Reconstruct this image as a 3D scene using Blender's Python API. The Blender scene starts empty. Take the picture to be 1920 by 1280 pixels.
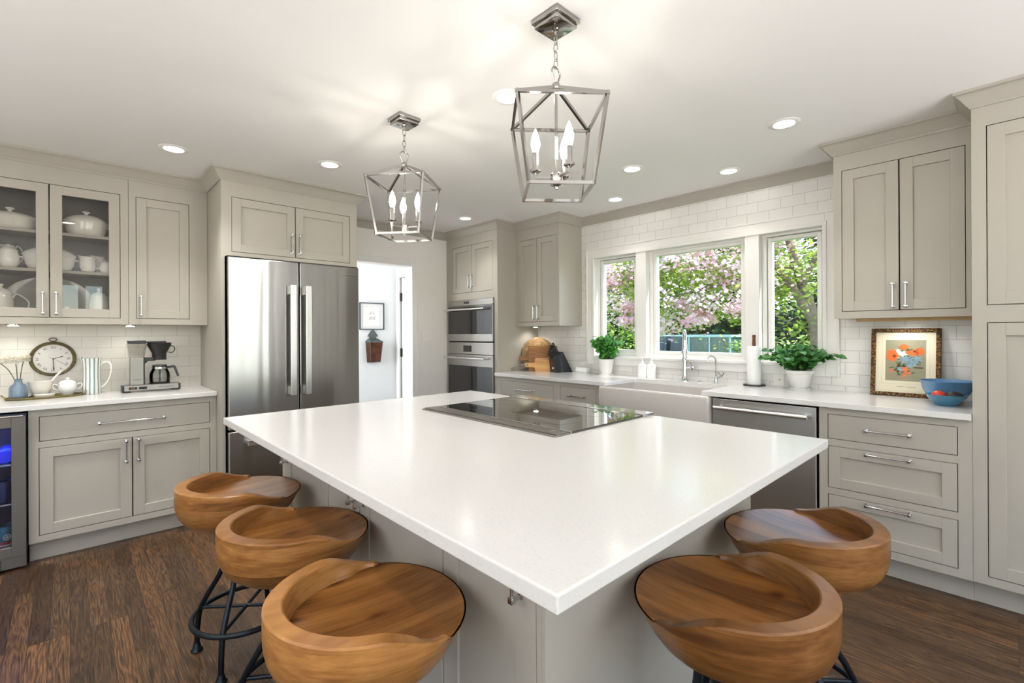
import bpy, bmesh, math, random
from mathutils import Vector, Matrix, Euler
import mathutils.noise as mnoise
PI = math.pi
R = math.radians
random.seed(7)
SC = bpy.context.scene
COL = SC.collection

# ------------------------------------------------------------------ camera
cd = bpy.data.cameras.new('camera')
cd.sensor_width = 36.0
cd.lens = 887.4 / 1920 * 36
cd.shift_y = -16 / 1920
cd.clip_start = 0.02
cam = bpy.data.objects.new('camera', cd)
COL.objects.link(cam)
cam.matrix_world = (Matrix.Translation((0, 0, 1.31)) @ Matrix.Rotation(-R(43.13), 4, 'Z')
                    @ Matrix.Rotation(R(90), 4, 'X') @ Matrix.Rotation(-0.0052, 4, 'Z'))
SC.camera = cam

# ------------------------------------------------------------------ view, world, sun, window and fill light
SC.view_settings.view_transform = 'Standard'
SC.view_settings.look = 'None'
SC.view_settings.gamma = 1
SC.view_settings.use_curve_mapping = False
SC.view_settings.exposure = 0.28
SC.cycles.max_bounces = 10
SC.cycles.diffuse_bounces = 5
SC.cycles.glossy_bounces = 5
SC.cycles.transmission_bounces = 8
SC.cycles.transparent_max_bounces = 24
SC.cycles.sample_clamp_indirect = 6
SC.cycles.caustics_reflective = False
SC.cycles.caustics_refractive = False

W = bpy.data.worlds.new('sky')
SC.world = W
W.use_nodes = True
wn = W.node_tree
wn.nodes.clear()
wo = wn.nodes.new('ShaderNodeOutputWorld')
wb = wn.nodes.new('ShaderNodeBackground')
sky = wn.nodes.new('ShaderNodeTexSky')
sky.sky_type = 'NISHITA'
sky.sun_disc = False
sky.sun_elevation = R(52)
sky.sun_rotation = R(90)
sky.air_density = 1.0
sky.dust_density = 0.4
wn.links.new(sky.outputs[0], wb.inputs[0])
wb.inputs[1].default_value = 0.85
wn.links.new(wb.outputs[0], wo.inputs[0])

def add_light(name, kind, loc, energy, color=(1, 1, 1), direction=None, **kw):
    l = bpy.data.lights.new(name, kind)
    l.energy = energy
    l.color = color
    for k, v in kw.items():
        setattr(l, k, v)
    o = bpy.data.objects.new(name, l)
    o.location = loc
    if direction is not None:
        o.rotation_euler = Vector(direction).to_track_quat('-Z', 'Y').to_euler()
    COL.objects.link(o)
    return o

add_light('sun', 'SUN', (9, 1, 9), 11.0, (1.0, 0.95, 0.86), (-0.24, 0.60, -0.76), angle=R(0.6))
# added fill lamps at unseen rear windows, tilted up to brighten the ceiling
for i, (y, e) in enumerate(((-1.75, 46), (0.1, 46), (1.95, 52))):
    add_light('west_fill_light', 'AREA', (-3.04, y, 1.35), e, (1.0, 0.985, 0.965), (1, 0, 1.5), shape='RECTANGLE', size=1.1, size_y=1.7, spread=R(115))
for i, (x, e) in enumerate(((-1.7, 44), (0.5, 48), (2.2, 64))):
    add_light('south_fill_light', 'AREA', (x, -3.04, 1.3), e, (0.97, 0.985, 1.0), (0, 1, 1.5), shape='RECTANGLE', size=1.3, size_y=1.9, spread=R(115))
add_light('hall_fill_light', 'AREA', (1.0, 4.86, 1.45), 26, (0.94, 0.97, 1.0), (1, 0, 0), shape='RECTANGLE', size=0.6, size_y=1.5)  # unseen lamp added to brighten the hall; no window stands there

# ------------------------------------------------------------------ materials
MATS = {}

def newmat(name):
    m = bpy.data.materials.new(name)
    m.use_nodes = True
    nt = m.node_tree
    nt.nodes.clear()
    out = nt.nodes.new('ShaderNodeOutputMaterial')
    MATS[name] = m
    return m, nt, out

def N(nt, t, **kw):
    n = nt.nodes.new(t)
    for k, v in kw.items():
        setattr(n, k, v)
    return n

def setin(n, **kw):
    for k, v in kw.items():
        n.inputs[k.replace('_', ' ')].default_value = v

def ramp(nt, stops, interp='LINEAR'):
    n = nt.nodes.new('ShaderNodeValToRGB')
    cr = n.color_ramp
    cr.interpolation = interp
    while len(cr.elements) < len(stops):
        cr.elements.new(0.5)
    for e, (p, c) in zip(cr.elements, stops):
        e.position = p
        e.color = (c[0], c[1], c[2], 1)
    return n

def srgb(r, g, b):
    def f(c):
        c /= 255.0
        return c / 12.92 if c <= 0.04045 else ((c + 0.055) / 1.055) ** 2.4
    return (f(r), f(g), f(b))

def plain(name, color, rough=0.5, metal=0.0, spec=0.5, coat=0.0, noise=0.03, nscale=8.0, bump=0.0, bscale=60.0, **kw):
    """principled material with a slight procedural tone variation"""
    m, nt, out = newmat(name)
    p = N(nt, 'ShaderNodeBsdfPrincipled')
    tc = N(nt, 'ShaderNodeTexCoord')
    nz = N(nt, 'ShaderNodeTexNoise')
    setin(nz, Scale=nscale, Detail=3.0)
    nt.links.new(tc.outputs['Object'], nz.inputs['Vector'])
    a = tuple(max(0, c * (1 - noise)) for c in color)
    b = tuple(min(1, c * (1 + noise)) for c in color)
    rp = ramp(nt, [(0.3, a), (0.7, b)])
    nt.links.new(nz.outputs['Fac'], rp.inputs[0])
    nt.links.new(rp.outputs[0], p.inputs['Base Color'])
    p.inputs['Roughness'].default_value = rough
    p.inputs['Metallic'].default_value = metal
    p.inputs['Specular IOR Level'].default_value = spec
    p.inputs['Coat Weight'].default_value = coat
    for k, v in kw.items():
        p.inputs[k.replace('_', ' ')].default_value = v
    if bump:
        n2 = N(nt, 'ShaderNodeTexNoise')
        setin(n2, Scale=bscale, Detail=4.0)
        nt.links.new(tc.outputs['Object'], n2.inputs['Vector'])
        bp = N(nt, 'ShaderNodeBump')
        setin(bp, Strength=bump, Distance=0.002)
        nt.links.new(n2.outputs['Fac'], bp.inputs['Height'])
        nt.links.new(bp.outputs[0], p.inputs['Normal'])
    nt.links.new(p.outputs[0], out.inputs[0])
    return m

plain('greige', srgb(176, 171, 161), 0.42, noise=0.015, nscale=2)
plain('white_paint', srgb(233, 232, 229), 0.38, noise=0.01)
plain('wall_paint', srgb(234, 231, 227), 0.7, noise=0.012, nscale=1.5, bump=0.05)
plain('ceiling_paint', srgb(240, 239, 237), 0.8, noise=0.008, nscale=1.2)
plain('hall_paint', srgb(232, 234, 236), 0.7, noise=0.01)
plain('interior_shade', srgb(116, 112, 105), 0.6, noise=0.03)  # back panels darkened to stand in for the unlit cabinet interior
plain('ceramic', srgb(232, 228, 220), 0.14, coat=0.4, noise=0.015)
plain('ceramic_shaded', srgb(176, 174, 168), 0.14, coat=0.4, noise=0.02)  # white ceramic with the cabinet's shade put into its colour
plain('ceramic_white', srgb(240, 240, 238), 0.1, coat=0.5, noise=0.01)
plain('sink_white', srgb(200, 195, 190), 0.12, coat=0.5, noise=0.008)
plain('chrome', (0.60, 0.60, 0.595), 0.07, metal=1.0, noise=0.02)
plain('nickel', (0.46, 0.445, 0.42), 0.12, metal=1.0, noise=0.03)
plain('strip_steel', (0.72, 0.74, 0.73), 0.10, metal=1.0, noise=0.01)
plain('steel_handle', (0.72, 0.72, 0.71), 0.26, metal=1.0, noise=0.02)
plain('black_plastic', srgb(34, 35, 36), 0.35, noise=0.1)
plain('black_matte', srgb(14, 14, 15), 0.7, noise=0.1)
plain('dark_gap', srgb(20, 20, 20), 0.6, noise=0.1)
plain('knife_black', srgb(40, 44, 50), 0.38, noise=0.08)
plain('stool_iron', srgb(30, 36, 42), 0.32, metal=0.6, noise=0.2, nscale=20)
plain('bronze', srgb(112, 102, 74), 0.42, metal=0.7, noise=0.25, nscale=40)
plain('clock_face', srgb(226, 224, 220), 0.5, noise=0.02)
plain('ink', srgb(40, 40, 42), 0.6, noise=0.05)
plain('ink_grey', srgb(90, 90, 92), 0.6, noise=0.05)
plain('brushed_case', srgb(150, 148, 143), 0.42, metal=0.85, noise=0.02)
plain('vase_blue', srgb(106, 124, 142), 0.2, coat=0.4, noise=0.06)
plain('petal_cream', srgb(246, 242, 230), 0.8, noise=0.06, nscale=60, Subsurface_Weight=0.0)
plain('stem_green', srgb(70, 84, 52), 0.6, noise=0.1)
plain('tray_gold', srgb(128, 116, 76), 0.35, metal=0.75, noise=0.3, nscale=50)
plain('pot_white', srgb(232, 231, 228), 0.32, noise=0.015)
plain('soil', srgb(52, 38, 28), 0.9, noise=0.3, nscale=60)
plain('paper_white', srgb(244, 244, 243), 0.9, noise=0.01, bump=0.3, bscale=150)
plain('walnut', srgb(104, 58, 34), 0.4, noise=0.2, nscale=30)
plain('towel_base', srgb(60, 58, 56), 0.5, metal=0.5, noise=0.1)
plain('soap_white', srgb(244, 244, 244), 0.18, noise=0.01)
plain('tomato_red', srgb(222, 52, 26), 0.2, coat=0.5, noise=0.08)
plain('avocado', srgb(52, 44, 48), 0.5, noise=0.3, nscale=40, bump=0.5, bscale=90)
plain('fruit_stem', srgb(96, 112, 58), 0.6)
plain('bowl_blue', srgb(100, 146, 190), 0.12, coat=0.5, noise=0.03)
plain('bowl_teal', srgb(58, 124, 158), 0.12, coat=0.5, noise=0.05)
plain('mat_cream', srgb(228, 220, 196), 0.8, noise=0.01)
plain('mat_line', srgb(196, 184, 150), 0.8)
plain('art_ground', srgb(146, 142, 118), 0.7, noise=0.08, nscale=6)
plain('art_orange', srgb(236, 108, 44), 0.7, noise=0.15, nscale=70)
plain('art_white', srgb(226, 224, 214), 0.7, noise=0.06, nscale=70)
plain('art_blue', srgb(130, 160, 178), 0.7, noise=0.15, nscale=70)
plain('art_green', srgb(74, 96, 62), 0.7, noise=0.2, nscale=70)
plain('art_salmon', srgb(214, 122, 84), 0.7, noise=0.15, nscale=70)
plain('art_brown', srgb(92, 70, 44), 0.7, noise=0.2, nscale=70)
plain('frame_navy', srgb(44, 58, 72), 0.4, noise=0.05)
plain('paper_print', srgb(236, 237, 238), 0.8, noise=0.01)
plain('copper_patina', srgb(92, 58, 44), 0.35, metal=0.8, noise=0.4, nscale=14)
plain('zinc_patina', srgb(98, 106, 108), 0.45, metal=0.7, noise=0.25, nscale=30)
plain('hinge_black', srgb(38, 36, 34), 0.4, metal=0.6)
plain('switch_white', srgb(236, 234, 229), 0.3, noise=0.01)
plain('oven_steel', srgb(158, 155, 150), 0.3, metal=0.9, noise=0.03)
plain('oven_glass', srgb(24, 24, 24), 0.05, coat=0.6, noise=0.05)
plain('cook_glass', srgb(10, 12, 12), 0.02, coat=1.0, noise=0.05, spec=0.9)
plain('cook_line', srgb(70, 74, 74), 0.3)
plain('light_trim', srgb(240, 239, 236), 0.5, noise=0.005)
plain('plywood', srgb(176, 146, 98), 0.6, noise=0.1, nscale=30)
plain('can_teal', srgb(36, 92, 92), 0.3, metal=0.3, noise=0.05)
plain('can_red', srgb(170, 34, 44), 0.4)
plain('can_cream', srgb(214, 206, 190), 0.4)
plain('can_navy', srgb(30, 40, 84), 0.35, metal=0.3)
plain('bottle_blue', srgb(52, 62, 190), 0.12, coat=0.5, noise=0.1)
plain('cooler_inside', srgb(26, 30, 70), 0.4, noise=0.1)
plain('bark', srgb(120, 104, 88), 0.9, noise=0.3, nscale=18, bump=0.8, bscale=30)
plain('bark_dark', srgb(58, 54, 44), 0.9, noise=0.3, nscale=12, bump=0.8, bscale=20)
plain('grass', srgb(88, 120, 52), 0.9, noise=0.35, nscale=4)
plain('soil_bed', srgb(70, 62, 48), 0.9, noise=0.3, nscale=6)
plain('bin_navy', srgb(38, 58, 80), 0.35, noise=0.1)
plain('oval_pale', srgb(150, 190, 214), 0.4, noise=0.04)
plain('shed_teal', srgb(62, 88, 84), 0.3, noise=0.2, nscale=10)
plain('shed_rail', srgb(150, 186, 190), 0.3, noise=0.06)

def leafmat(name, c1, c2, trans=0.35, scale=40.0):
    m, nt, out = newmat(name)
    tc = N(nt, 'ShaderNodeTexCoord')
    nz = N(nt, 'ShaderNodeTexNoise')
    setin(nz, Scale=scale, Detail=2.0)
    nt.links.new(tc.outputs['Object'], nz.inputs['Vector'])
    rp = ramp(nt, [(0.35, c1), (0.65, c2)])
    nt.links.new(nz.outputs['Fac'], rp.inputs[0])
    p = N(nt, 'ShaderNodeBsdfPrincipled')
    p.inputs['Roughness'].default_value = 0.45
    t = N(nt, 'ShaderNodeBsdfTranslucent')
    nt.links.new(rp.outputs[0], p.inputs['Base Color'])
    nt.links.new(rp.outputs[0], t.inputs['Color'])
    mx = N(nt, 'ShaderNodeMixShader')
    mx.inputs[0].default_value = trans
    nt.links.new(p.outputs[0], mx.inputs[1])
    nt.links.new(t.outputs[0], mx.inputs[2])
    nt.links.new(mx.outputs[0], out.inputs[0])
    return m

leafmat('leaf_herb', srgb(52, 124, 52), srgb(116, 190, 92), 0.3, 30)
leafmat('leaf_mint', srgb(40, 100, 46), srgb(96, 158, 78), 0.25, 25)
leafmat('leaf_dogwood', srgb(112, 144, 48), srgb(206, 218, 108), 0.5, 3)
leafmat('petal_pink', srgb(228, 172, 188), srgb(250, 228, 226), 0.55, 3)
leafmat('leaf_conifer', srgb(36, 62, 40), srgb(84, 124, 66), 0.3, 2)
leafmat('leaf_hedge', srgb(70, 104, 38), srgb(160, 184, 84), 0.35, 3)

def archglass(name, tint=(1, 1, 1), refl=1.0):
    m, nt, out = newmat(name)
    tr = N(nt, 'ShaderNodeBsdfTransparent')
    tr.inputs[0].default_value = (*tint, 1)
    gl = N(nt, 'ShaderNodeBsdfGlossy')
    gl.inputs['Roughness'].default_value = 0.01
    fr = N(nt, 'ShaderNodeFresnel')
    fr.inputs[0].default_value = 1.45
    tc = N(nt, 'ShaderNodeTexCoord')
    nz = N(nt, 'ShaderNodeTexNoise')
    setin(nz, Scale=3.0)
    nt.links.new(tc.outputs['Object'], nz.inputs['Vector'])
    mu = N(nt, 'ShaderNodeMath', operation='MULTIPLY')
    mu.inputs[1].default_value = refl
    ad = N(nt, 'ShaderNodeMath', operation='MULTIPLY_ADD')
    ad.inputs[1].default_value = 0.02
    ad.inputs[2].default_value = 0.0
    nt.links.new(nz.outputs['Fac'], ad.inputs[0])
    nt.links.new(fr.outputs[0], mu.inputs[0])
    ad2 = N(nt, 'ShaderNodeMath', operation='ADD')
    nt.links.new(mu.outputs[0], ad2.inputs[0])
    nt.links.new(ad.outputs[0], ad2.inputs[1])
    mx = N(nt, 'ShaderNodeMixShader')
    nt.links.new(ad2.outputs[0], mx.inputs[0])
    nt.links.new(tr.outputs[0], mx.inputs[1])
    nt.links.new(gl.outputs[0], mx.inputs[2])
    nt.links.new(mx.outputs[0], out.inputs[0])
    return m

archglass('pane_glass', (0.97, 0.985, 0.98), 0.6)
archglass('cabinet_glass', (0.96, 0.96, 0.95), 0.7)
archglass('carafe_glass', (0.90, 0.91, 0.90), 1.0)
archglass('smoked_tank', (0.86, 0.86, 0.85), 1.0)
archglass('cooler_glass', (0.80, 0.82, 0.90), 0.5)

def emit(name, color, strength):
    m, nt, out = newmat(name)
    e = N(nt, 'ShaderNodeEmission')
    e.inputs[0].default_value = (*color, 1)
    e.inputs[1].default_value = strength
    nt.links.new(e.outputs[0], out.inputs[0])
    return m

emit('bulb_glow', (1.0, 0.93, 0.83), 125)
emit('can_glow', (1.0, 0.96, 0.90), 26)
emit('puck_glow', (1.0, 0.95, 0.87), 12)
emit('cooler_glow', (0.12, 0.18, 1.0), 20)

def steel(name, col, rough, aniso, wav):
    """brushed stainless: horizontal brushing, slightly uneven sheet"""
    m, nt, out = newmat(name)
    p = N(nt, 'ShaderNodeBsdfPrincipled')
    tc = N(nt, 'ShaderNodeTexCoord')
    p.inputs['Metallic'].default_value = 1.0
    p.inputs['Roughness'].default_value = rough
    p.inputs['Anisotropic'].default_value = aniso
    p.inputs['Anisotropic Rotation'].default_value = 0.25
    tg = N(nt, 'ShaderNodeTangent', direction_type='RADIAL', axis='Z')
    nt.links.new(tg.outputs[0], p.inputs['Tangent'])
    mp = N(nt, 'ShaderNodeMapping')
    mp.inputs['Scale'].default_value = (3, 3, 900)
    nt.links.new(tc.outputs['Object'], mp.inputs[0])
    nz = N(nt, 'ShaderNodeTexNoise')
    setin(nz, Scale=1.0, Detail=2.0)
    nt.links.new(mp.outputs[0], nz.inputs['Vector'])
    rp = ramp(nt, [(0.3, tuple(c * .94 for c in col)), (0.7, col)])
    nt.links.new(nz.outputs['Fac'], rp.inputs[0])
    nt.links.new(rp.outputs[0], p.inputs['Base Color'])
    mp2 = N(nt, 'ShaderNodeMapping')
    mp2.inputs['Scale'].default_value = (13, 13, 0.7)
    nt.links.new(tc.outputs['Object'], mp2.inputs[0])
    n2 = N(nt, 'ShaderNodeTexNoise')
    setin(n2, Scale=1.0, Detail=1.0)
    nt.links.new(mp2.outputs[0], n2.inputs['Vector'])
    bp = N(nt, 'ShaderNodeBump')
    setin(bp, Strength=wav, Distance=0.01)
    nt.links.new(n2.outputs['Fac'], bp.inputs['Height'])
    nt.links.new(bp.outputs[0], p.inputs['Normal'])
    nt.links.new(p.outputs[0], out.inputs[0])
    return m

steel('fridge_steel', (0.40, 0.395, 0.385), 0.19, 0.9, 0.16)
steel('dish_steel', (0.58, 0.575, 0.565), 0.27, 0.8, 0.06)
steel('cooler_steel', (0.17, 0.158, 0.142), 0.33, 0.7, 0.04)

def tile(name, axes, off, c1, c2, mortar):
    """subway tile in running bond; axes picks the wall's horizontal axis"""
    m, nt, out = newmat(name)
    tc = N(nt, 'ShaderNodeTexCoord')
    sp = N(nt, 'ShaderNodeSeparateXYZ')
    nt.links.new(tc.outputs['Object'], sp.inputs[0])
    cb = N(nt, 'ShaderNodeCombineXYZ')
    ax = N(nt, 'ShaderNodeMath', operation='ADD')
    ax.inputs[1].default_value = off[0]
    az = N(nt, 'ShaderNodeMath', operation='ADD')
    az.inputs[1].default_value = off[1]
    nt.links.new(sp.outputs[axes], ax.inputs[0])
    nt.links.new(sp.outputs[2], az.inputs[0])
    nt.links.new(ax.outputs[0], cb.inputs[0])
    nt.links.new(az.outputs[0], cb.inputs[1])
    br = N(nt, 'ShaderNodeTexBrick')
    br.offset = 0.5
    setin(br, Color1=(*c1, 1), Color2=(*c2, 1), Mortar=(*mortar, 1), Scale=1.0, Mortar_Size=0.0011, Mortar_Smooth=0.1, Bias=0.0,
          Brick_Width=0.1535, Row_Height=0.078)
    nt.links.new(cb.outputs[0], br.inputs['Vector'])
    p = N(nt, 'ShaderNodeBsdfPrincipled')
    nt.links.new(br.outputs['Color'], p.inputs['Base Color'])
    p.inputs['Roughness'].default_value = 0.32
    nz = N(nt, 'ShaderNodeTexNoise')
    setin(nz, Scale=14.0, Detail=1.0)
    nt.links.new(tc.outputs['Object'], nz.inputs['Vector'])
    mm = N(nt, 'ShaderNodeMath', operation='MULTIPLY_ADD')
    mm.inputs[1].default_value = 0.12
    nt.links.new(nz.outputs['Fac'], mm.inputs[0])
    iv = N(nt, 'ShaderNodeMath', operation='SUBTRACT')
    iv.inputs[0].default_value = 1.0
    nt.links.new(br.outputs['Fac'], iv.inputs[1])
    nt.links.new(iv.outputs[0], mm.inputs[2])
    bp = N(nt, 'ShaderNodeBump')
    setin(bp, Strength=0.35, Distance=0.002)
    nt.links.new(mm.outputs[0], bp.inputs['Height'])
    nt.links.new(bp.outputs[0], p.inputs['Normal'])
    nt.links.new(p.outputs[0], out.inputs[0])
    return m

tile('tile_east', 1, (-2.081 + 0.1535 * 20, -2.118 + 0.078 * 30), srgb(232, 230, 227), srgb(226, 224, 221), srgb(170, 164, 160))
tile('tile_north', 0, (0.01 + 0.1535 * 20, -1.222 + 0.078 * 30), srgb(232, 228, 221), srgb(225, 221, 214), srgb(186, 178, 168))

def quartz():
    m, nt, out = newmat('quartz')
    p = N(nt, 'ShaderNodeBsdfPrincipled')
    tc = N(nt, 'ShaderNodeTexCoord')
    nz = N(nt, 'ShaderNodeTexNoise')
    setin(nz, Scale=160.0, Detail=2.0)
    nt.links.new(tc.outputs['Object'], nz.inputs['Vector'])
    rp = ramp(nt, [(0.22, srgb(212, 210, 207)), (0.42, srgb(222, 221, 219)), (0.8, srgb(224, 223, 221))])
    nt.links.new(nz.outputs['Fac'], rp.inputs[0])
    nt.links.new(rp.outputs[0], p.inputs['Base Color'])
    p.inputs['Roughness'].default_value = 0.16
    nt.links.new(p.outputs[0], out.inputs[0])
quartz()

def floor_mat():
    """dark stained oak strips running along y"""
    m, nt, out = newmat('oak_floor')
    tc = N(nt, 'ShaderNodeTexCoord')
    sp = N(nt, 'ShaderNodeSeparateXYZ')
    nt.links.new(tc.outputs['Object'], sp.inputs[0])
    cb = N(nt, 'ShaderNodeCombineXYZ')
    nt.links.new(sp.outputs[1], cb.inputs[0])
    nt.links.new(sp.outputs[0], cb.inputs[1])
    br = N(nt, 'ShaderNodeTexBrick')
    br.offset = 0.37
    br.offset_frequency = 3
    setin(br, Color1=(0.0, 0.0, 0.0, 1), Color2=(1, 1, 1, 1), Mortar=(0.0, 0.0, 0.0, 1), Scale=1.0, Mortar_Size=0.0008, Mortar_Smooth=0.0,
          Brick_Width=0.95, Row_Height=0.066)
    nt.links.new(cb.outputs[0], br.inputs['Vector'])
    # grain coordinates, shifted per strip
    vm = N(nt, 'ShaderNodeVectorMath', operation='MULTIPLY')
    vm.inputs[1].default_value = (37, 53, 11)
    nt.links.new(br.outputs['Color'], vm.inputs[0])
    va = N(nt, 'ShaderNodeVectorMath', operation='ADD')
    nt.links.new(tc.outputs['Object'], va.inputs[0])
    nt.links.new(vm.outputs[0], va.inputs[1])
    mp = N(nt, 'ShaderNodeMapping')
    mp.inputs['Scale'].default_value = (13.0, 0.9, 1.0)
    nt.links.new(va.outputs[0], mp.inputs[0])
    n1 = N(nt, 'ShaderNodeTexNoise')
    setin(n1, Scale=1.7, Detail=2.5, Distortion=0.35)
    nt.links.new(mp.outputs[0], n1.inputs['Vector'])
    mu = N(nt, 'ShaderNodeMath', operation='MULTIPLY')
    mu.inputs[1].default_value = 13.0
    nt.links.new(n1.outputs['Fac'], mu.inputs[0])
    fr = N(nt, 'ShaderNodeMath', operation='PINGPONG')
    fr.inputs[1].default_value = 0.5
    nt.links.new(mu.outputs[0], fr.inputs[0])
    mp2 = N(nt, 'ShaderNodeMapping')
    mp2.inputs['Scale'].default_value = (210.0, 9.0, 1.0)
    nt.links.new(va.outputs[0], mp2.inputs[0])
    n2 = N(nt, 'ShaderNodeTexNoise')
    setin(n2, Scale=1.0, Detail=3.0, Roughness=0.65)
    nt.links.new(mp2.outputs[0], n2.inputs['Vector'])
    ad = N(nt, 'ShaderNodeMath', operation='MULTIPLY_ADD')
    ad.inputs[1].default_value = 0.60
    nt.links.new(fr.outputs[0], ad.inputs[0])
    sc = N(nt, 'ShaderNodeMath', operation='MULTIPLY')
    sc.inputs[1].default_value = 0.95
    nt.links.new(n2.outputs['Fac'], sc.inputs[0])
    nt.links.new(sc.outputs[0], ad.inputs[2])
    rp = ramp(nt, [(0.30, srgb(25, 16, 10)), (0.43, srgb(56, 38, 24)), (0.64, srgb(84, 60, 39)), (0.88, srgb(116, 88, 58))])
    nt.links.new(ad.outputs[0], rp.inputs[0])
    # per strip tone
    tone = ramp(nt, [(0.0, (0.45, 0.40, 0.38)), (0.5, (0.90, 0.87, 0.85)), (1.0, (1.45, 1.32, 1.18))])
    nt.links.new(br.outputs['Color'], tone.inputs[0])
    mx = N(nt, 'ShaderNodeMix', data_type='RGBA', blend_type='MULTIPLY')
    mx.inputs['Factor'].default_value = 1.0
    nt.links.new(rp.outputs[0], mx.inputs['A'])
    nt.links.new(tone.outputs[0], mx.inputs['B'])
    mo = N(nt, 'ShaderNodeMix', data_type='RGBA')
    nt.links.new(br.outputs['Fac'], mo.inputs['Factor'])
    nt.links.new(mx.outputs['Result'], mo.inputs['A'])
    mo.inputs['B'].default_value = (*srgb(22, 14, 10), 1)
    p = N(nt, 'ShaderNodeBsdfPrincipled')
    nt.links.new(mo.outputs['Result'], p.inputs['Base Color'])
    p.inputs['Roughness'].default_value = 0.34
    bp = N(nt, 'ShaderNodeBump')
    setin(bp, Strength=0.25, Distance=0.002)
    nt.links.new(ad.outputs[0], bp.inputs['Height'])
    nt.links.new(bp.outputs[0], p.inputs['Normal'])
    nt.links.new(p.outputs[0], out.inputs[0])
floor_mat()

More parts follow.
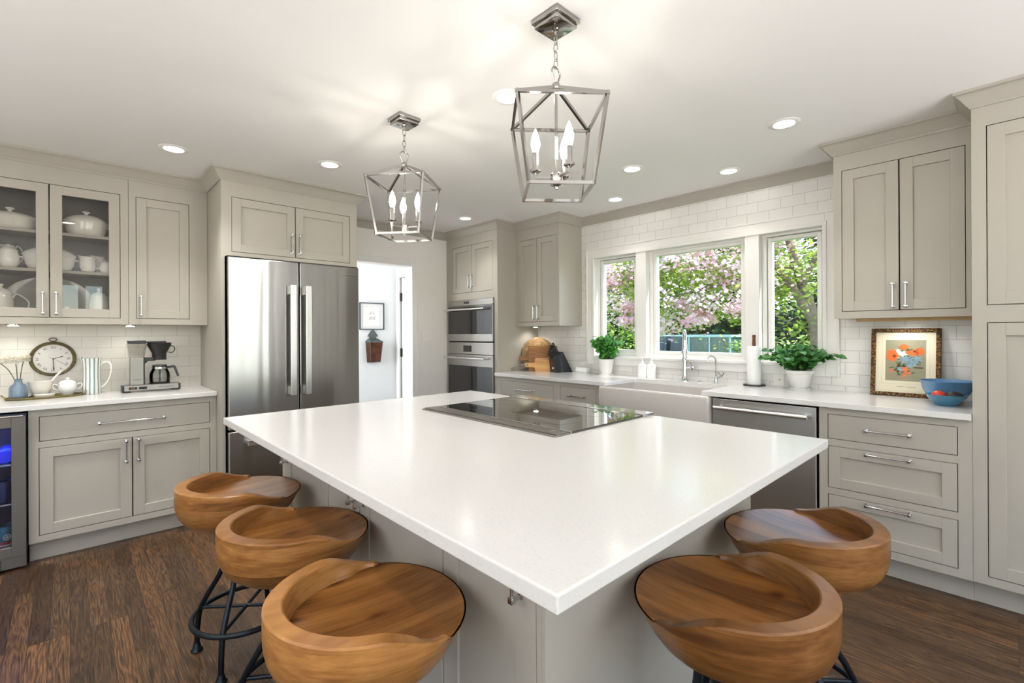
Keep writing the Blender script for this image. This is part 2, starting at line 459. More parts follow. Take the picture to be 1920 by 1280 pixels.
def wood(name, tones, sc=(1.2, 16, 16), layers=0.0, rough=0.32, dist=0.4, knots=False, freq=4.0):
    """wood with grain along local x; layers > 0 makes glued horizontal layers of that thickness"""
    m, nt, out = newmat(name)
    tc = N(nt, 'ShaderNodeTexCoord')
    oi = N(nt, 'ShaderNodeObjectInfo')
    vm = N(nt, 'ShaderNodeVectorMath', operation='SCALE')
    vm.inputs[0].default_value = (7.3, 11.1, 3.7)
    nt.links.new(oi.outputs['Random'], vm.inputs['Scale'])
    va = N(nt, 'ShaderNodeVectorMath', operation='ADD')
    nt.links.new(tc.outputs['Object'], va.inputs[0])
    nt.links.new(vm.outputs[0], va.inputs[1])
    src = va.outputs[0]
    wn_out = None
    if layers:
        sp = N(nt, 'ShaderNodeSeparateXYZ')
        nt.links.new(tc.outputs['Object'], sp.inputs[0])
        dv = N(nt, 'ShaderNodeMath', operation='DIVIDE')
        dv.inputs[1].default_value = layers
        nt.links.new(sp.outputs[2], dv.inputs[0])
        fl = N(nt, 'ShaderNodeMath', operation='FLOOR')
        nt.links.new(dv.outputs[0], fl.inputs[0])
        ad0 = N(nt, 'ShaderNodeMath', operation='ADD')
        nt.links.new(fl.outputs[0], ad0.inputs[0])
        m10 = N(nt, 'ShaderNodeMath', operation='MULTIPLY')
        m10.inputs[1].default_value = 97.0
        nt.links.new(oi.outputs['Random'], m10.inputs[0])
        nt.links.new(m10.outputs[0], ad0.inputs[1])
        wnz = N(nt, 'ShaderNodeTexWhiteNoise', noise_dimensions='1D')
        nt.links.new(ad0.outputs[0], wnz.inputs['W'])
        wn_out = wnz.outputs['Value']
        v3 = N(nt, 'ShaderNodeVectorMath', operation='SCALE')
        nt.links.new(wnz.outputs['Color'], v3.inputs[0])
        v3.inputs['Scale'].default_value = 5.0
        v4 = N(nt, 'ShaderNodeVectorMath', operation='ADD')
        nt.links.new(src, v4.inputs[0])
        nt.links.new(v3.outputs[0], v4.inputs[1])
        src = v4.outputs[0]
    mp = N(nt, 'ShaderNodeMapping')
    mp.inputs['Scale'].default_value = sc
    nt.links.new(src, mp.inputs[0])
    n1 = N(nt, 'ShaderNodeTexNoise')
    setin(n1, Scale=1.0, Detail=2.0, Distortion=dist)
    nt.links.new(mp.outputs[0], n1.inputs['Vector'])
    mu = N(nt, 'ShaderNodeMath', operation='MULTIPLY')
    mu.inputs[1].default_value = freq
    nt.links.new(n1.outputs['Fac'], mu.inputs[0])
    pg = N(nt, 'ShaderNodeMath', operation='PINGPONG')
    pg.inputs[1].default_value = 1.0
    nt.links.new(mu.outputs[0], pg.inputs[0])
    mp2 = N(nt, 'ShaderNodeMapping')
    mp2.inputs['Scale'].default_value = tuple(s * f for s, f in zip(sc, (4, 11, 11)))
    nt.links.new(src, mp2.inputs[0])
    n2 = N(nt, 'ShaderNodeTexNoise')
    setin(n2, Scale=1.0, Detail=3.0)
    nt.links.new(mp2.outputs[0], n2.inputs['Vector'])
    ad = N(nt, 'ShaderNodeMath', operation='MULTIPLY_ADD')
    ad.inputs[1].default_value = 0.5
    nt.links.new(pg.outputs[0], ad.inputs[0])
    s2 = N(nt, 'ShaderNodeMath', operation='MULTIPLY')
    s2.inputs[1].default_value = 0.6
    nt.links.new(n2.outputs['Fac'], s2.inputs[0])
    nt.links.new(s2.outputs[0], ad.inputs[2])
    n = len(tones)
    rp = ramp(nt, [(0.18 + 0.64 * i / (n - 1), t) for i, t in enumerate(tones)])
    nt.links.new(ad.outputs[0], rp.inputs[0])
    col = rp.outputs[0]
    if wn_out is not None:
        tr = ramp(nt, [(0.0, (0.46, 0.40, 0.36)), (0.5, (0.88, 0.85, 0.82)), (1.0, (1.15, 1.12, 1.08))])
        nt.links.new(wn_out, tr.inputs[0])
        mx = N(nt, 'ShaderNodeMix', data_type='RGBA', blend_type='MULTIPLY')
        mx.inputs['Factor'].default_value = 1.0
        nt.links.new(col, mx.inputs['A'])
        nt.links.new(tr.outputs[0], mx.inputs['B'])
        col = mx.outputs['Result']
    if knots:
        mk = N(nt, 'ShaderNodeMapping')
        mk.inputs['Scale'].default_value = (5.5, 10, 10)
        nt.links.new(src, mk.inputs[0])
        vo = N(nt, 'ShaderNodeTexVoronoi')
        setin(vo, Scale=1.0, Randomness=1.0)
        nt.links.new(mk.outputs[0], vo.inputs['Vector'])
        kr = ramp(nt, [(0.05, (0.30, 0.18, 0.12)), (0.12, (0.75, 0.66, 0.6)), (0.2, (1, 1, 1))])
        nt.links.new(vo.outputs['Distance'], kr.inputs[0])
        mx = N(nt, 'ShaderNodeMix', data_type='RGBA', blend_type='MULTIPLY')
        mx.inputs['Factor'].default_value = 1.0
        nt.links.new(col, mx.inputs['A'])
        nt.links.new(kr.outputs[0], mx.inputs['B'])
        col = mx.outputs['Result']
    p = N(nt, 'ShaderNodeBsdfPrincipled')
    nt.links.new(col, p.inputs['Base Color'])
    p.inputs['Roughness'].default_value = rough
    bp = N(nt, 'ShaderNodeBump')
    setin(bp, Strength=0.12, Distance=0.001)
    nt.links.new(n2.outputs['Fac'], bp.inputs['Height'])
    nt.links.new(bp.outputs[0], p.inputs['Normal'])
    nt.links.new(p.outputs[0], out.inputs[0])
    return m

wood('stool_seat_wood', [srgb(72, 40, 16), srgb(116, 72, 33), srgb(144, 95, 47), srgb(164, 112, 60)], (1.4, 12, 12), 0, 0.28, 0.5, True, 3.0)
wood('stool_side_wood', [srgb(66, 38, 16), srgb(112, 71, 34), srgb(142, 95, 49), srgb(170, 122, 70)], (2.6, 2.6, 11), 0.041, 0.3, 0.6, False, 2.4)
wood('board_acacia', [srgb(112, 82, 48), srgb(160, 128, 84), srgb(198, 170, 124)], (14, 3, 14), 0, 0.5)
wood('board_maple', [srgb(128, 84, 42), srgb(160, 110, 60), srgb(176, 126, 74)], (2, 16, 16), 0, 0.5)
wood('board_bamboo', [srgb(180, 128, 70), srgb(206, 154, 92), srgb(214, 168, 106)], (2, 22, 22), 0, 0.5)
wood('board_grey', [srgb(92, 82, 72), srgb(150, 138, 124), srgb(176, 164, 150)], (2, 16, 16), 0, 0.6)

def gilt():
    m, nt, out = newmat('gilt_frame')
    p = N(nt, 'ShaderNodeBsdfPrincipled')
    tc = N(nt, 'ShaderNodeTexCoord')
    vo = N(nt, 'ShaderNodeTexVoronoi')
    setin(vo, Scale=110.0)
    nt.links.new(tc.outputs['Object'], vo.inputs['Vector'])
    rp = ramp(nt, [(0.15, srgb(166, 124, 62)), (0.4, srgb(108, 76, 40)), (0.7, srgb(54, 38, 24))])
    nt.links.new(vo.outputs['Distance'], rp.inputs[0])
    nt.links.new(rp.outputs[0], p.inputs['Base Color'])
    p.inputs['Roughness'].default_value = 0.38
    p.inputs['Metallic'].default_value = 0.5
    bp = N(nt, 'ShaderNodeBump')
    setin(bp, Strength=0.8, Distance=0.004)
    bp.invert = True
    nt.links.new(vo.outputs['Distance'], bp.inputs['Height'])
    nt.links.new(bp.outputs[0], p.inputs['Normal'])
    nt.links.new(p.outputs[0], out.inputs[0])
gilt()

def stripes():
    m, nt, out = newmat('pitcher_stripes')
    p = N(nt, 'ShaderNodeBsdfPrincipled')
    tc = N(nt, 'ShaderNodeTexCoord')
    sp = N(nt, 'ShaderNodeSeparateXYZ')
    nt.links.new(tc.outputs['Object'], sp.inputs[0])
    at = N(nt, 'ShaderNodeMath', operation='ARCTAN2')
    nt.links.new(sp.outputs[1], at.inputs[0])
    nt.links.new(sp.outputs[0], at.inputs[1])
    ml = N(nt, 'ShaderNodeMath', operation='MULTIPLY')
    ml.inputs[1].default_value = 13 / (2 * PI)
    nt.links.new(at.outputs[0], ml.inputs[0])
    nz = N(nt, 'ShaderNodeTexNoise')
    setin(nz, Scale=14.0)
    nt.links.new(tc.outputs['Object'], nz.inputs['Vector'])
    ad = N(nt, 'ShaderNodeMath', operation='MULTIPLY_ADD')
    ad.inputs[1].default_value = 0.12
    nt.links.new(nz.outputs['Fac'], ad.inputs[0])
    nt.links.new(ml.outputs[0], ad.inputs[2])
    fr = N(nt, 'ShaderNodeMath', operation='FRACT')
    nt.links.new(ad.outputs[0], fr.inputs[0])
    rp = ramp(nt, [(0.0, srgb(236, 234, 228)), (0.52, srgb(236, 234, 228)), (0.56, srgb(134, 154, 160)), (0.74, srgb(110, 132, 138)), (0.92, srgb(148, 166, 170)), (0.96, srgb(236, 234, 228))])
    nt.links.new(fr.outputs[0], rp.inputs[0])
    nt.links.new(rp.outputs[0], p.inputs['Base Color'])
    p.inputs['Roughness'].default_value = 0.18
    p.inputs['Coat Weight'].default_value = 0.4
    nt.links.new(p.outputs[0], out.inputs[0])
stripes()

# ------------------------------------------------------------------ mesh helpers
class MB:
    """collects shapes in one bmesh; build() links them as ONE mesh object"""
    def __init__(self):
        self.bm = bmesh.new()

    def box(self, x0, x1, y0, y1, z0, z1, bev=0.0, seg=2):
        if x1 < x0: x0, x1 = x1, x0
        if y1 < y0: y0, y1 = y1, y0
        if z1 < z0: z0, z1 = z1, z0
        vs = [self.bm.verts.new((x, y, z)) for x in (x0, x1) for y in (y0, y1) for z in (z0, z1)]
        f = [(0, 1, 3, 2), (4, 6, 7, 5), (0, 4, 5, 1), (2, 3, 7, 6), (0, 2, 6, 4), (1, 5, 7, 3)]
        fs = [self.bm.faces.new([vs[i] for i in q]) for q in f]
        if bev:
            es = list({e for q in fs for e in q.edges})
            bmesh.ops.bevel(self.bm, geom=es, offset=bev, segments=seg, affect='EDGES', profile=0.5)
        return self

    def ring(self, pts):
        return [self.bm.verts.new(p) for p in pts]

    def skin(self, rings, closed=True, cap0=True, cap1=True):
        n = len(rings[0])
        for a, b in zip(rings[:-1], rings[1:]):
            for i in range(n if closed else n - 1):
                j = (i + 1) % n
                q = [a[i], a[j], b[j], b[i]]
                u = []
                for v in q:
                    if v not in u:
                        u.append(v)
                if len(u) > 2:
                    try:
                        self.bm.faces.new(u)
                    except ValueError:
                        pass
        if cap0 and len(set(rings[0])) > 2:
            self.bm.faces.new(list(reversed(rings[0])))
        if cap1 and len(set(rings[-1])) > 2:
            self.bm.faces.new(rings[-1])
        return self

    def lathe(self, prof, n=32, c=(0, 0, 0), sx=1.0, sy=1.0, cap0=True, cap1=True):
        rings = []
        for r, z in prof:
            if r < 1e-6:
                v = self.bm.verts.new((c[0], c[1], c[2] + z))
                rings.append([v] * n)
            else:
                rings.append(self.ring([(c[0] + r * sx * math.cos(2 * PI * i / n), c[1] + r * sy * math.sin(2 * PI * i / n), c[2] + z) for i in range(n)]))
        return self.skin(rings, True, cap0, cap1)

    def tube(self, pts, r, n=10, closed=False):
        pts = [Vector(p) for p in pts]
        m = len(pts)
        rs = r if isinstance(r, (list, tuple)) else [r] * m
        rings = []
        prev = None
        for i, p in enumerate(pts):
            if closed:
                t = (pts[(i + 1) % m] - pts[i - 1]).normalized()
            else:
                t = (pts[min(i + 1, m - 1)] - pts[max(i - 1, 0)]).normalized()
            if prev is None:
                a = Vector((0, 0, 1)) if abs(t.z) < 0.9 else Vector((1, 0, 0))
                u = t.cross(a).normalized()
            else:
                u = (prev - t * prev.dot(t)).normalized()
            prev = u
            v = t.cross(u)
            rings.append(self.ring([p + (u * math.cos(2 * PI * k / n) + v * math.sin(2 * PI * k / n)) * rs[i] for k in range(n)]))
        if closed:
            # align the last ring with the first one
            best = min(range(n), key=lambda s: (rings[0][s].co - rings[-1][0].co).length)
            rings.append(rings[0][best:] + rings[0][:best])
            return self.skin(rings, True, False, False)
        return self.skin(rings, True, True, True)

    def bar(self, a, b, w, h=None):
        """square bar from a to b"""
        h = h or w
        a, b = Vector(a), Vector(b)
        t = (b - a).normalized()
        up = Vector((0, 0, 1)) if abs(t.z) < 0.95 else Vector((1, 0, 0))
        u = t.cross(up).normalized()
        v = u.cross(t)
        q = [(-1, -1), (1, -1), (1, 1), (-1, 1)]
        return self.skin([self.ring([p + u * (w / 2 * i) + v * (h / 2 * j) for i, j in q]) for p in (a, b)])

    def prism(self, poly, d0, d1, axis='z'):
        """polygon (2D) extruded: axis z -> (x,y), y -> (x,z), x -> (y,z)"""
        def P(p, d):
            return {'z': (p[0], p[1], d), 'y': (p[0], d, p[1]), 'x': (d, p[0], p[1])}[axis]
        return self.skin([self.ring([P(p, d0) for p in poly]), self.ring([P(p, d1) for p in poly])])

    def ball(self, c, rx, ry=None, rz=None, u=18, v=10):
        ry = ry or rx
        rz = rz or rx
        prof = [(math.sin(PI * i / v), -math.cos(PI * i / v)) for i in range(v + 1)]
        rings = []
        for s, cc in prof:
            if s < 1e-6:
                w = self.bm.verts.new((c[0], c[1], c[2] + cc * rz))
                rings.append([w] * u)
            else:
                rings.append(self.ring([(c[0] + rx * s * math.cos(2 * PI * i / u), c[1] + ry * s * math.sin(2 * PI * i / u), c[2] + rz * cc) for i in range(u)]))
        return self.skin(rings, True, False, False)

    def xf(self, m):
        bmesh.ops.transform(self.bm, matrix=m, verts=self.bm.verts[:])
        return self

    def build(self, name, mat, parent=None, smooth=None, loc=None, rot=None, keep=False):
        bm = self.bm
        bmesh.ops.recalc_face_normals(bm, faces=bm.faces[:])
        me = bpy.data.meshes.new(name)
        bm.to_mesh(me)
        bm.free()
        me.materials.append(MATS[mat])
        if smooth is not None:
            me.shade_smooth()
            me.set_sharp_from_angle(angle=R(smooth))
        o = bpy.data.objects.new(name, me)
        COL.objects.link(o)
        if parent is not None:
            o.parent = parent
        if loc:
            o.location = loc
        if rot:
            o.rotation_euler = rot
        return o

def tag(o, label=None, cat=None, group=None, kind=None):
    if label: o['label'] = label
    if cat: o['category'] = cat
    if group: o['group'] = group
    if kind: o['kind'] = kind
    return o

def thing(name, label, cat, loc=(0, 0, 0), rz=0.0, group=None):
    o = bpy.data.objects.new(name, None)
    o.empty_display_size = 0.05
    COL.objects.link(o)
    o.location = loc
    o.rotation_euler = (0, 0, rz)
    return tag(o, label, cat, group)

def struct(o):
    o['kind'] = 'structure'
    return o

def dup(root, loc, rz=0.0, label=None):
    """copy of a thing with copies of its parts and sub-parts"""
    r = root.copy()
    COL.objects.link(r)
    r.location = loc
    r.rotation_euler = (0, 0, rz)
    if label:
        r['label'] = label
    for ch in list(root.children):
        c = ch.copy()
        COL.objects.link(c)
        c.parent = r
        for g in list(ch.children):
            d = g.copy()
            COL.objects.link(d)
            d.parent = c
    return r

def text_mesh(name, body, size, mat, parent, mtx, ext=0.0004, align='CENTER'):
    cu = bpy.data.curves.new(name, 'FONT')
    cu.body = body
    cu.size = size
    cu.extrude = ext
    cu.align_x = align
    cu.align_y = 'CENTER'
    tmp = bpy.data.objects.new(name, cu)
    COL.objects.link(tmp)
    dg = bpy.context.evaluated_depsgraph_get()
    me = bpy.data.meshes.new_from_object(tmp.evaluated_get(dg))
    bpy.data.objects.remove(tmp)
    me.transform(mtx)
    me.materials.clear()
    me.materials.append(MATS[mat])
    me.name = name
    o = bpy.data.objects.new(name, me)
    COL.objects.link(o)
    o.parent = parent
    return o

FACE = Matrix.Rotation(R(90), 4, 'X')       # text standing up, read from -y

def spline(pts, n=8):
    """Catmull-Rom through the points"""
    P = [Vector(p) for p in pts]
    P = [P[0] * 2 - P[1]] + P + [P[-1] * 2 - P[-2]]
    out = []
    for i in range(1, len(P) - 2):
        for k in range(n):
            t = k / n
            a, b, c, d = P[i - 1], P[i], P[i + 1], P[i + 2]
            out.append(0.5 * ((2 * b) + (c - a) * t + (2 * a - 5 * b + 4 * c - d) * t * t + (3 * b - a - 3 * c + d) * t ** 3))
    out.append(P[-2])
    return out

def sstep(a, b, x):
    t = max(0.0, min(1.0, (x - a) / (b - a)))
    return t * t * (3 - 2 * t)

# ------------------------------------------------------------------ room shell
CEIL = 2.44
XW = 3.74          # window wall, tile face
YL = 4.39          # tiled wall behind the left counter
YN = 4.45          # painted wall with the doorway

struct(MB().box(-3.2, 3.9, -3.2, 6.2, -0.06, 0.0).build('floor', 'oak_floor'))
struct(MB().box(-3.2, 3.9, -3.2, 6.2, CEIL, CEIL + 0.08).build('ceiling', 'ceiling_paint'))

# window wall with the opening of the triple window
WY0, WY1, WZ0, WZ1 = 0.885, 2.815, 1.085, 2.04
m = MB()
m.box(XW, XW + 0.14, -3.2, WY0, 0, CEIL)
m.box(XW, XW + 0.14, WY1, 6.2, 0, CEIL)
m.box(XW, XW + 0.14, WY0, WY1, 0, WZ0)
m.box(XW, XW + 0.14, WY0, WY1, WZ1, CEIL)
struct(m.build('wall_east', 'tile_east'))

# tiled wall behind the left counter
struct(MB().box(-3.2, 0.9, YL, YL + 0.16, 0, CEIL).build('wall_north', 'tile_north'))
# painted wall with the doorway
DX0, DX1, DZ = 1.86, 2.69, 2.03
m = MB()
m.box(0.9, DX0, YN, YN + 0.12, 0, CEIL)
m.box(DX1, XW, YN, YN + 0.12, 0, CEIL)
m.box(DX0, DX1, YN, YN + 0.12, DZ, CEIL)
struct(m.build('wall_north_doorway', 'wall_paint'))
m = MB()
for (x0, x1, z0, z1) in ((DX0 - 0.07, DX0, 0, DZ + 0.07), (DX1, DX1 + 0.072, 0, DZ + 0.07), (DX0, DX1, DZ, DZ + 0.07)):
    m.box(x0, x1, YN - 0.018, YN, z0, z1, 0.003)
m.box(DX1 + 0.060, DX1 + 0.074, YN - 0.024, YN, 0, DZ + 0.072, 0.003)
m.box(DX0, DX1, YN - 0.024, YN, DZ + 0.058, DZ + 0.072, 0.003)
struct(m.build('trim_1', 'white_paint'))

# hall behind the doorway
struct(MB().box(0.9, 3.1, 5.2, 5.3, 0, CEIL).build('wall_hall', 'hall_paint'))
m = MB()
m.box(2.93, 3.03, YN + 0.12, 4.62, 0, CEIL)
m.box(2.93, 3.03, 5.12, 5.2, 0, CEIL)
m.box(2.93, 3.03, 4.62, 5.12, 1.985, CEIL)
struct(m.build('wall_hall_side', 'hall_paint'))
m = MB()
m.box(2.91, 2.93, 5.10, 5.17, 0, 2.05, 0.003)
m.box(2.91, 2.93, 4.58, 5.10, 1.985, 2.05, 0.003)
struct(m.build('trim_2', 'white_paint'))
m = MB()
m.box(2.945, 2.985, 4.60, 5.095, 0.01, 1.98, 0.002)
d = struct(m.build('door_1', 'white_paint'))
for z in (1.75, 1.08, 0.3):
    MB().box(2.925, 2.945, 5.078, 5.108, z - 0.05, z + 0.05, 0.002).build('hinge', 'hinge_black', d)['label'] = 'black hinge'

# walls of the larger room behind the camera, with openings where its windows are
m = MB()
ys = [(-3.2, -2.3), (-1.2, -0.45), (0.65, 1.4), (2.5, 4.55)]
for y0, y1 in ys:
    m.box(-3.2, -3.06, y0, y1, 0, CEIL)
for y0, y1 in ((-2.3, -1.2), (-0.45, 0.65), (1.4, 2.5)):
    m.box(-3.2, -3.06, y0, y1, 0, 0.5)
    m.box(-3.2, -3.06, y0, y1, 2.2, CEIL)
struct(m.build('wall_west', 'wall_paint'))
m = MB()
for x0, x1 in ((-3.2, -2.35), (-1.05, -0.15), (1.15, 1.55), (2.85, 3.9)):
    m.box(x0, x1, -3.2, -3.06, 0, CEIL)
for x0, x1 in ((-2.35, -1.05), (-0.15, 1.15), (1.55, 2.85)):
    m.box(x0, x1, -3.2, -3.06, 0, 0.35)
    m.box(x0, x1, -3.2, -3.06, 2.25, CEIL)
struct(m.build('wall_south', 'wall_paint'))

k = 4  # bars of the unseen rear windows, added to stripe the refrigerator's reflections
for y0, y1 in ((-2.3, -1.2), (-0.45, 0.65), (1.4, 2.5)):
    m = MB()
    for f in range(6):
        y = y0 + (y1 - y0) * f / 5
        m.box(-3.16, -3.10, y - 0.045, y + 0.045, 0.5, 2.2)
    for z in (0.53, 1.35, 2.17):
        m.box(-3.155, -3.105, y0, y1, z - 0.03, z + 0.03)
    struct(m.build('window_%d' % k, 'white_paint'))
    k += 1
for x0, x1 in ((-2.35, -1.05), (-0.15, 1.15), (1.55, 2.85)):
    m = MB()
    for f in range(5):
        x = x0 + (x1 - x0) * f / 4
        m.box(x - 0.05, x + 0.05, -3.16, -3.10, 0.35, 2.25)
    for z in (0.38, 1.35, 2.22):
        m.box(x0, x1, -3.155, -3.105, z - 0.03, z + 0.03)
    struct(m.build('window_%d' % k, 'white_paint'))
    k += 1

# crown moulding: one profile swept along the cabinets and walls
def crown(path, name, mat='greige'):
    prof = [(0.0, 2.362), (0.006, 2.362), (0.008, 2.370), (0.016, 2.376), (0.024, 2.388), (0.034, 2.402), (0.046, 2.416),
            (0.056, 2.424), (0.060, 2.426), (0.060, 2.4395), (0.0, 2.4395)]
    P = [Vector((x, y)) for x, y in path]
    mb = MB()
    rings = []
    for i, p in enumerate(P):
        def nrm(a, b):
            d = (b - a).normalized()
            return Vector((d.y, -d.x))
        if i == 0: n = nrm(P[0], P[1])
        elif i == len(P) - 1: n = nrm(P[-2], P[-1])
        else:
            n0, n1 = nrm(P[i - 1], P[i]), nrm(P[i], P[i + 1])
            n = (n0 + n1) / (1 + n0.dot(n1))
        rings.append(mb.ring([(p.x + n.x * o, p.y + n.y * o, z) for o, z in prof]))
    mb.skin(rings, True, True, True)
    return struct(mb.build(name, mat, smooth=40))
crown([(-1.6, 4.118), (0.755, 4.118), (0.755, 3.685), (1.723, 3.685), (1.723, YN - 0.001), (3.148, YN - 0.001), (3.148, 3.573), (3.398, 3.573),
       (3.398, 2.968), (XW - 0.001, 2.968), (XW - 0.001, 0.759), (3.378, 0.759), (3.378, 0.147), (3.138, 0.147), (3.138, -1.2)], 'trim_3')

# ------------------------------------------------------------------ windows
def win_unit(name, y0, y1, operable):
    """white sash in the opening; glass at the outer side"""
    f = MB()
    z0, z1 = WZ0 + 0.0005, WZ1 - 0.0005
    t = 0.028
    xa, xb = XW + 0.045, XW + 0.12
    fr = 0.030
    # outer frame
    f.box(xa, xb, y0, y0 + fr, z0, z1, 0.002)
    f.box(xa, xb, y1 - fr, y1, z0, z1, 0.002)
    f.box(xa, xb, y0 + fr, y1 - fr, z1 - fr, z1, 0.002)
    f.box(xa, xb, y0 + fr, y1 - fr, z0, z0 + fr, 0.002)
    # sash
    g = fr + (0.006 if operable else 0.0)
    xs = xa + 0.012
    for (a, b, c, d) in ((y0 + g, y0 + g + t, z0 + g, z1 - g), (y1 - g - t, y1 - g, z0 + g, z1 - g),
                         (y0 + g + t, y1 - g - t, z1 - g - t, z1 - g), (y0 + g + t, y1 - g - t, z0 + g, z0 + g + t)):
        f.box(xs, xb - 0.01, a, b, c, d, 0.003)
    o = struct(f.build(name, 'white_paint'))
    MB().box(xb - 0.045, xb - 0.041, y0 + g + t - 0.004, y1 - g - t + 0.004, z0 + g + t - 0.004, z1 - g - t + 0.004).build('window_pane', 'pane_glass', o)
    if operable:
        h = MB()
        h.box(xa - 0.012, xa, (y0 + y1) / 2 - 0.03, (y0 + y1) / 2 + 0.03, z0 + 0.004, z0 + 0.022, 0.004)
        h.tube([(xa - 0.012, (y0 + y1) / 2, z0 + 0.014), (xa - 0.03, (y0 + y1) / 2 + 0.03, z0 + 0.018), (xa - 0.03, (y0 + y1) / 2 + 0.07, z0 + 0.014)], 0.005, 8)
        h.build('window_crank', 'white_paint', o, smooth=40)
        MB().box(xa - 0.008, xa, y1 - 0.018, y1 - 0.008, 1.30, 1.42, 0.002).build('sash_lock', 'white_paint', o)
    return o
win_unit('window_1', 2.342, WY1, True)
win_unit('window_2', 1.402, 2.240, False)
win_unit('window_3', WY0, 1.302, True)
# posts between the windows, casing, stool and apron
m = MB()
for (a, b) in ((2.240, 2.342), (1.302, 1.402)):
    m.box(XW - 0.020, XW + 0.12, a, b, WZ0, WZ1, 0.003)
struct(m.build('trim_4', 'white_paint'))
m = MB()
cw = 0.080
m.box(XW - 0.022, XW + 0.001, WY1, WY1 + cw, 1.005, WZ1 + cw, 0.003)
m.box(XW - 0.022, XW + 0.001, WY0 - cw, WY0, 1.005, WZ1 + cw, 0.003)
m.box(XW - 0.022, XW + 0.001, WY0, WY1, WZ1, WZ1 + cw, 0.003)
m.box(XW - 0.022, XW + 0.001, WY0, WY1, 1.005, WZ0 - 0.016, 0.003)
# inner bead
for (a, b, c, d) in ((WY1 - 0.014, WY1 + 0.012, WZ0, WZ1 + 0.012), (WY0 - 0.012, WY0 + 0.014, WZ0, WZ1 + 0.012)):
    m.box(XW - 0.030, XW + 0.05, a, b, c, d, 0.003)
m.box(XW - 0.0315, XW + 0.049, WY0 - 0.0135, WY1 + 0.0135, WZ1 - 0.0155, WZ1 + 0.0135, 0.003)
# back band
m.box(XW - 0.028, XW - 0.0005, WY1 + cw - 0.012, WY1 + cw + 0.002, 1.003, WZ1 + cw + 0.001, 0.003)
m.box(XW - 0.028, XW - 0.0005, WY0 - cw - 0.002, WY0 - cw + 0.012, 1.003, WZ1 + cw + 0.001, 0.003)
m.box(XW - 0.0295, XW - 0.0005, WY0 - cw - 0.0035, WY1 + cw + 0.0035, WZ1 + cw - 0.012, WZ1 + cw + 0.003, 0.003)
struct(m.build('trim_5', 'white_paint'))
m = MB()
m.box(XW - 0.040, XW + 0.05, WY0 - 0.01, WY1 + 0.01, WZ0 - 0.018, WZ0 + 0.004, 0.004)
struct(m.build('trim_6', 'white_paint'))

# ------------------------------------------------------------------ cabinets (local frame: x right, y into the cabinet, z up)
EAST = -R(90)

def cells(mb, x0, x1, z0, z1, holes, y0, y1):
    """face frame: the rectangle minus the openings"""
    xs = sorted({x0, x1, *[h[0] for h in holes], *[h[1] for h in holes]})
    zs = sorted({z0, z1, *[h[2] for h in holes], *[h[3] for h in holes]})
    for a, b in zip(xs[:-1], xs[1:]):
        run = None
        for c, d in zip(zs[:-1], zs[1:]):
            cx, cz = (a + b) / 2, (c + d) / 2
            solid = not any(h[0] < cx < h[1] and h[2] < cz < h[3] for h in holes)
            if solid:
                run = (run[0], d) if run else (c, d)
            elif run:
                mb.box(a, b, y0, y1, *run)
                run = None
        if run:
            mb.box(a, b, y0, y1, *run)

def shaker(mb, x0, x1, z0, z1, rail=0.058, th=0.02, y=0.0, slab=False, hole=False, flat=0.0125):
    b = 0.0015
    if slab:
        mb.box(x0, x1, y, y + th, z0, z1, b)
        return
    mb.box(x0, x0 + rail, y, y + th, z0, z1, b, 1)
    mb.box(x1 - rail, x1, y, y + th, z0, z1, b, 1)
    mb.box(x0 + rail - b, x1 - rail + b, y, y + th, z1 - rail, z1, b, 1)
    mb.box(x0 + rail - b, x1 - rail + b, y, y + th, z0, z0 + rail, b, 1)
    if not hole:
        mb.box(x0 + rail - 0.004, x1 - rail + 0.004, y + flat, y + th - 0.002, z0 + rail - 0.004, z1 - rail + 0.004)

def pull(parent, x, z, length, vertical, mat='chrome', y=0.0, stand=0.030):
    """chrome bar pull with collared posts"""
    mb = MB()
    h = length / 2
    for s in (-1, 1):
        px, pz = (x, z + s * h) if vertical else (x + s * h, z)
        mb.box(px - 0.008, px + 0.008, y - 0.004, y, pz - 0.008, pz + 0.008, 0.002)
        mb.box(px - 0.0045, px + 0.0045, y - stand - 0.004, y - 0.003, pz - 0.0045, pz + 0.0045, 0.001)
        mb.box(px - 0.0075, px + 0.0075, y - stand - 0.0075, y - stand + 0.0075, pz - 0.0075, pz + 0.0075, 0.002)
    a = (x, y - stand, z - h) if vertical else (x - h, y - stand, z)
    b = (x, y - stand, z + h) if vertical else (x + h, y - stand, z)
    mb.tube([a, b], 0.0045, 10)
    o = mb.build('handle', mat, parent, smooth=40)
    o['label'] = 'chrome bar handle'
    return o

GAP = 0.0030

def door(parent, x0, x1, z0, z1, hx=None, hz=None, hl=0.128, name='door', **kw):
    mb = MB()
    shaker(mb, x0 + GAP, x1 - GAP, z0 + GAP, z1 - GAP, **kw)
    d = mb.build(name, 'greige', parent)
    if hx is not None:
        pull(d, hx, hz, hl, True)
    return d

def drawer(parent, x0, x1, z0, z1, hl=0.30, slab=True, hz=None, **kw):
    mb = MB()
    shaker(mb, x0 + GAP, x1 - GAP, z0 + GAP, z1 - GAP, slab=slab, **kw)
    d = mb.build('drawer', 'greige', parent)
    pull(d, (x0 + x1) / 2, (z0 + z1) / 2 if hz is None else hz, hl, False)
    return d

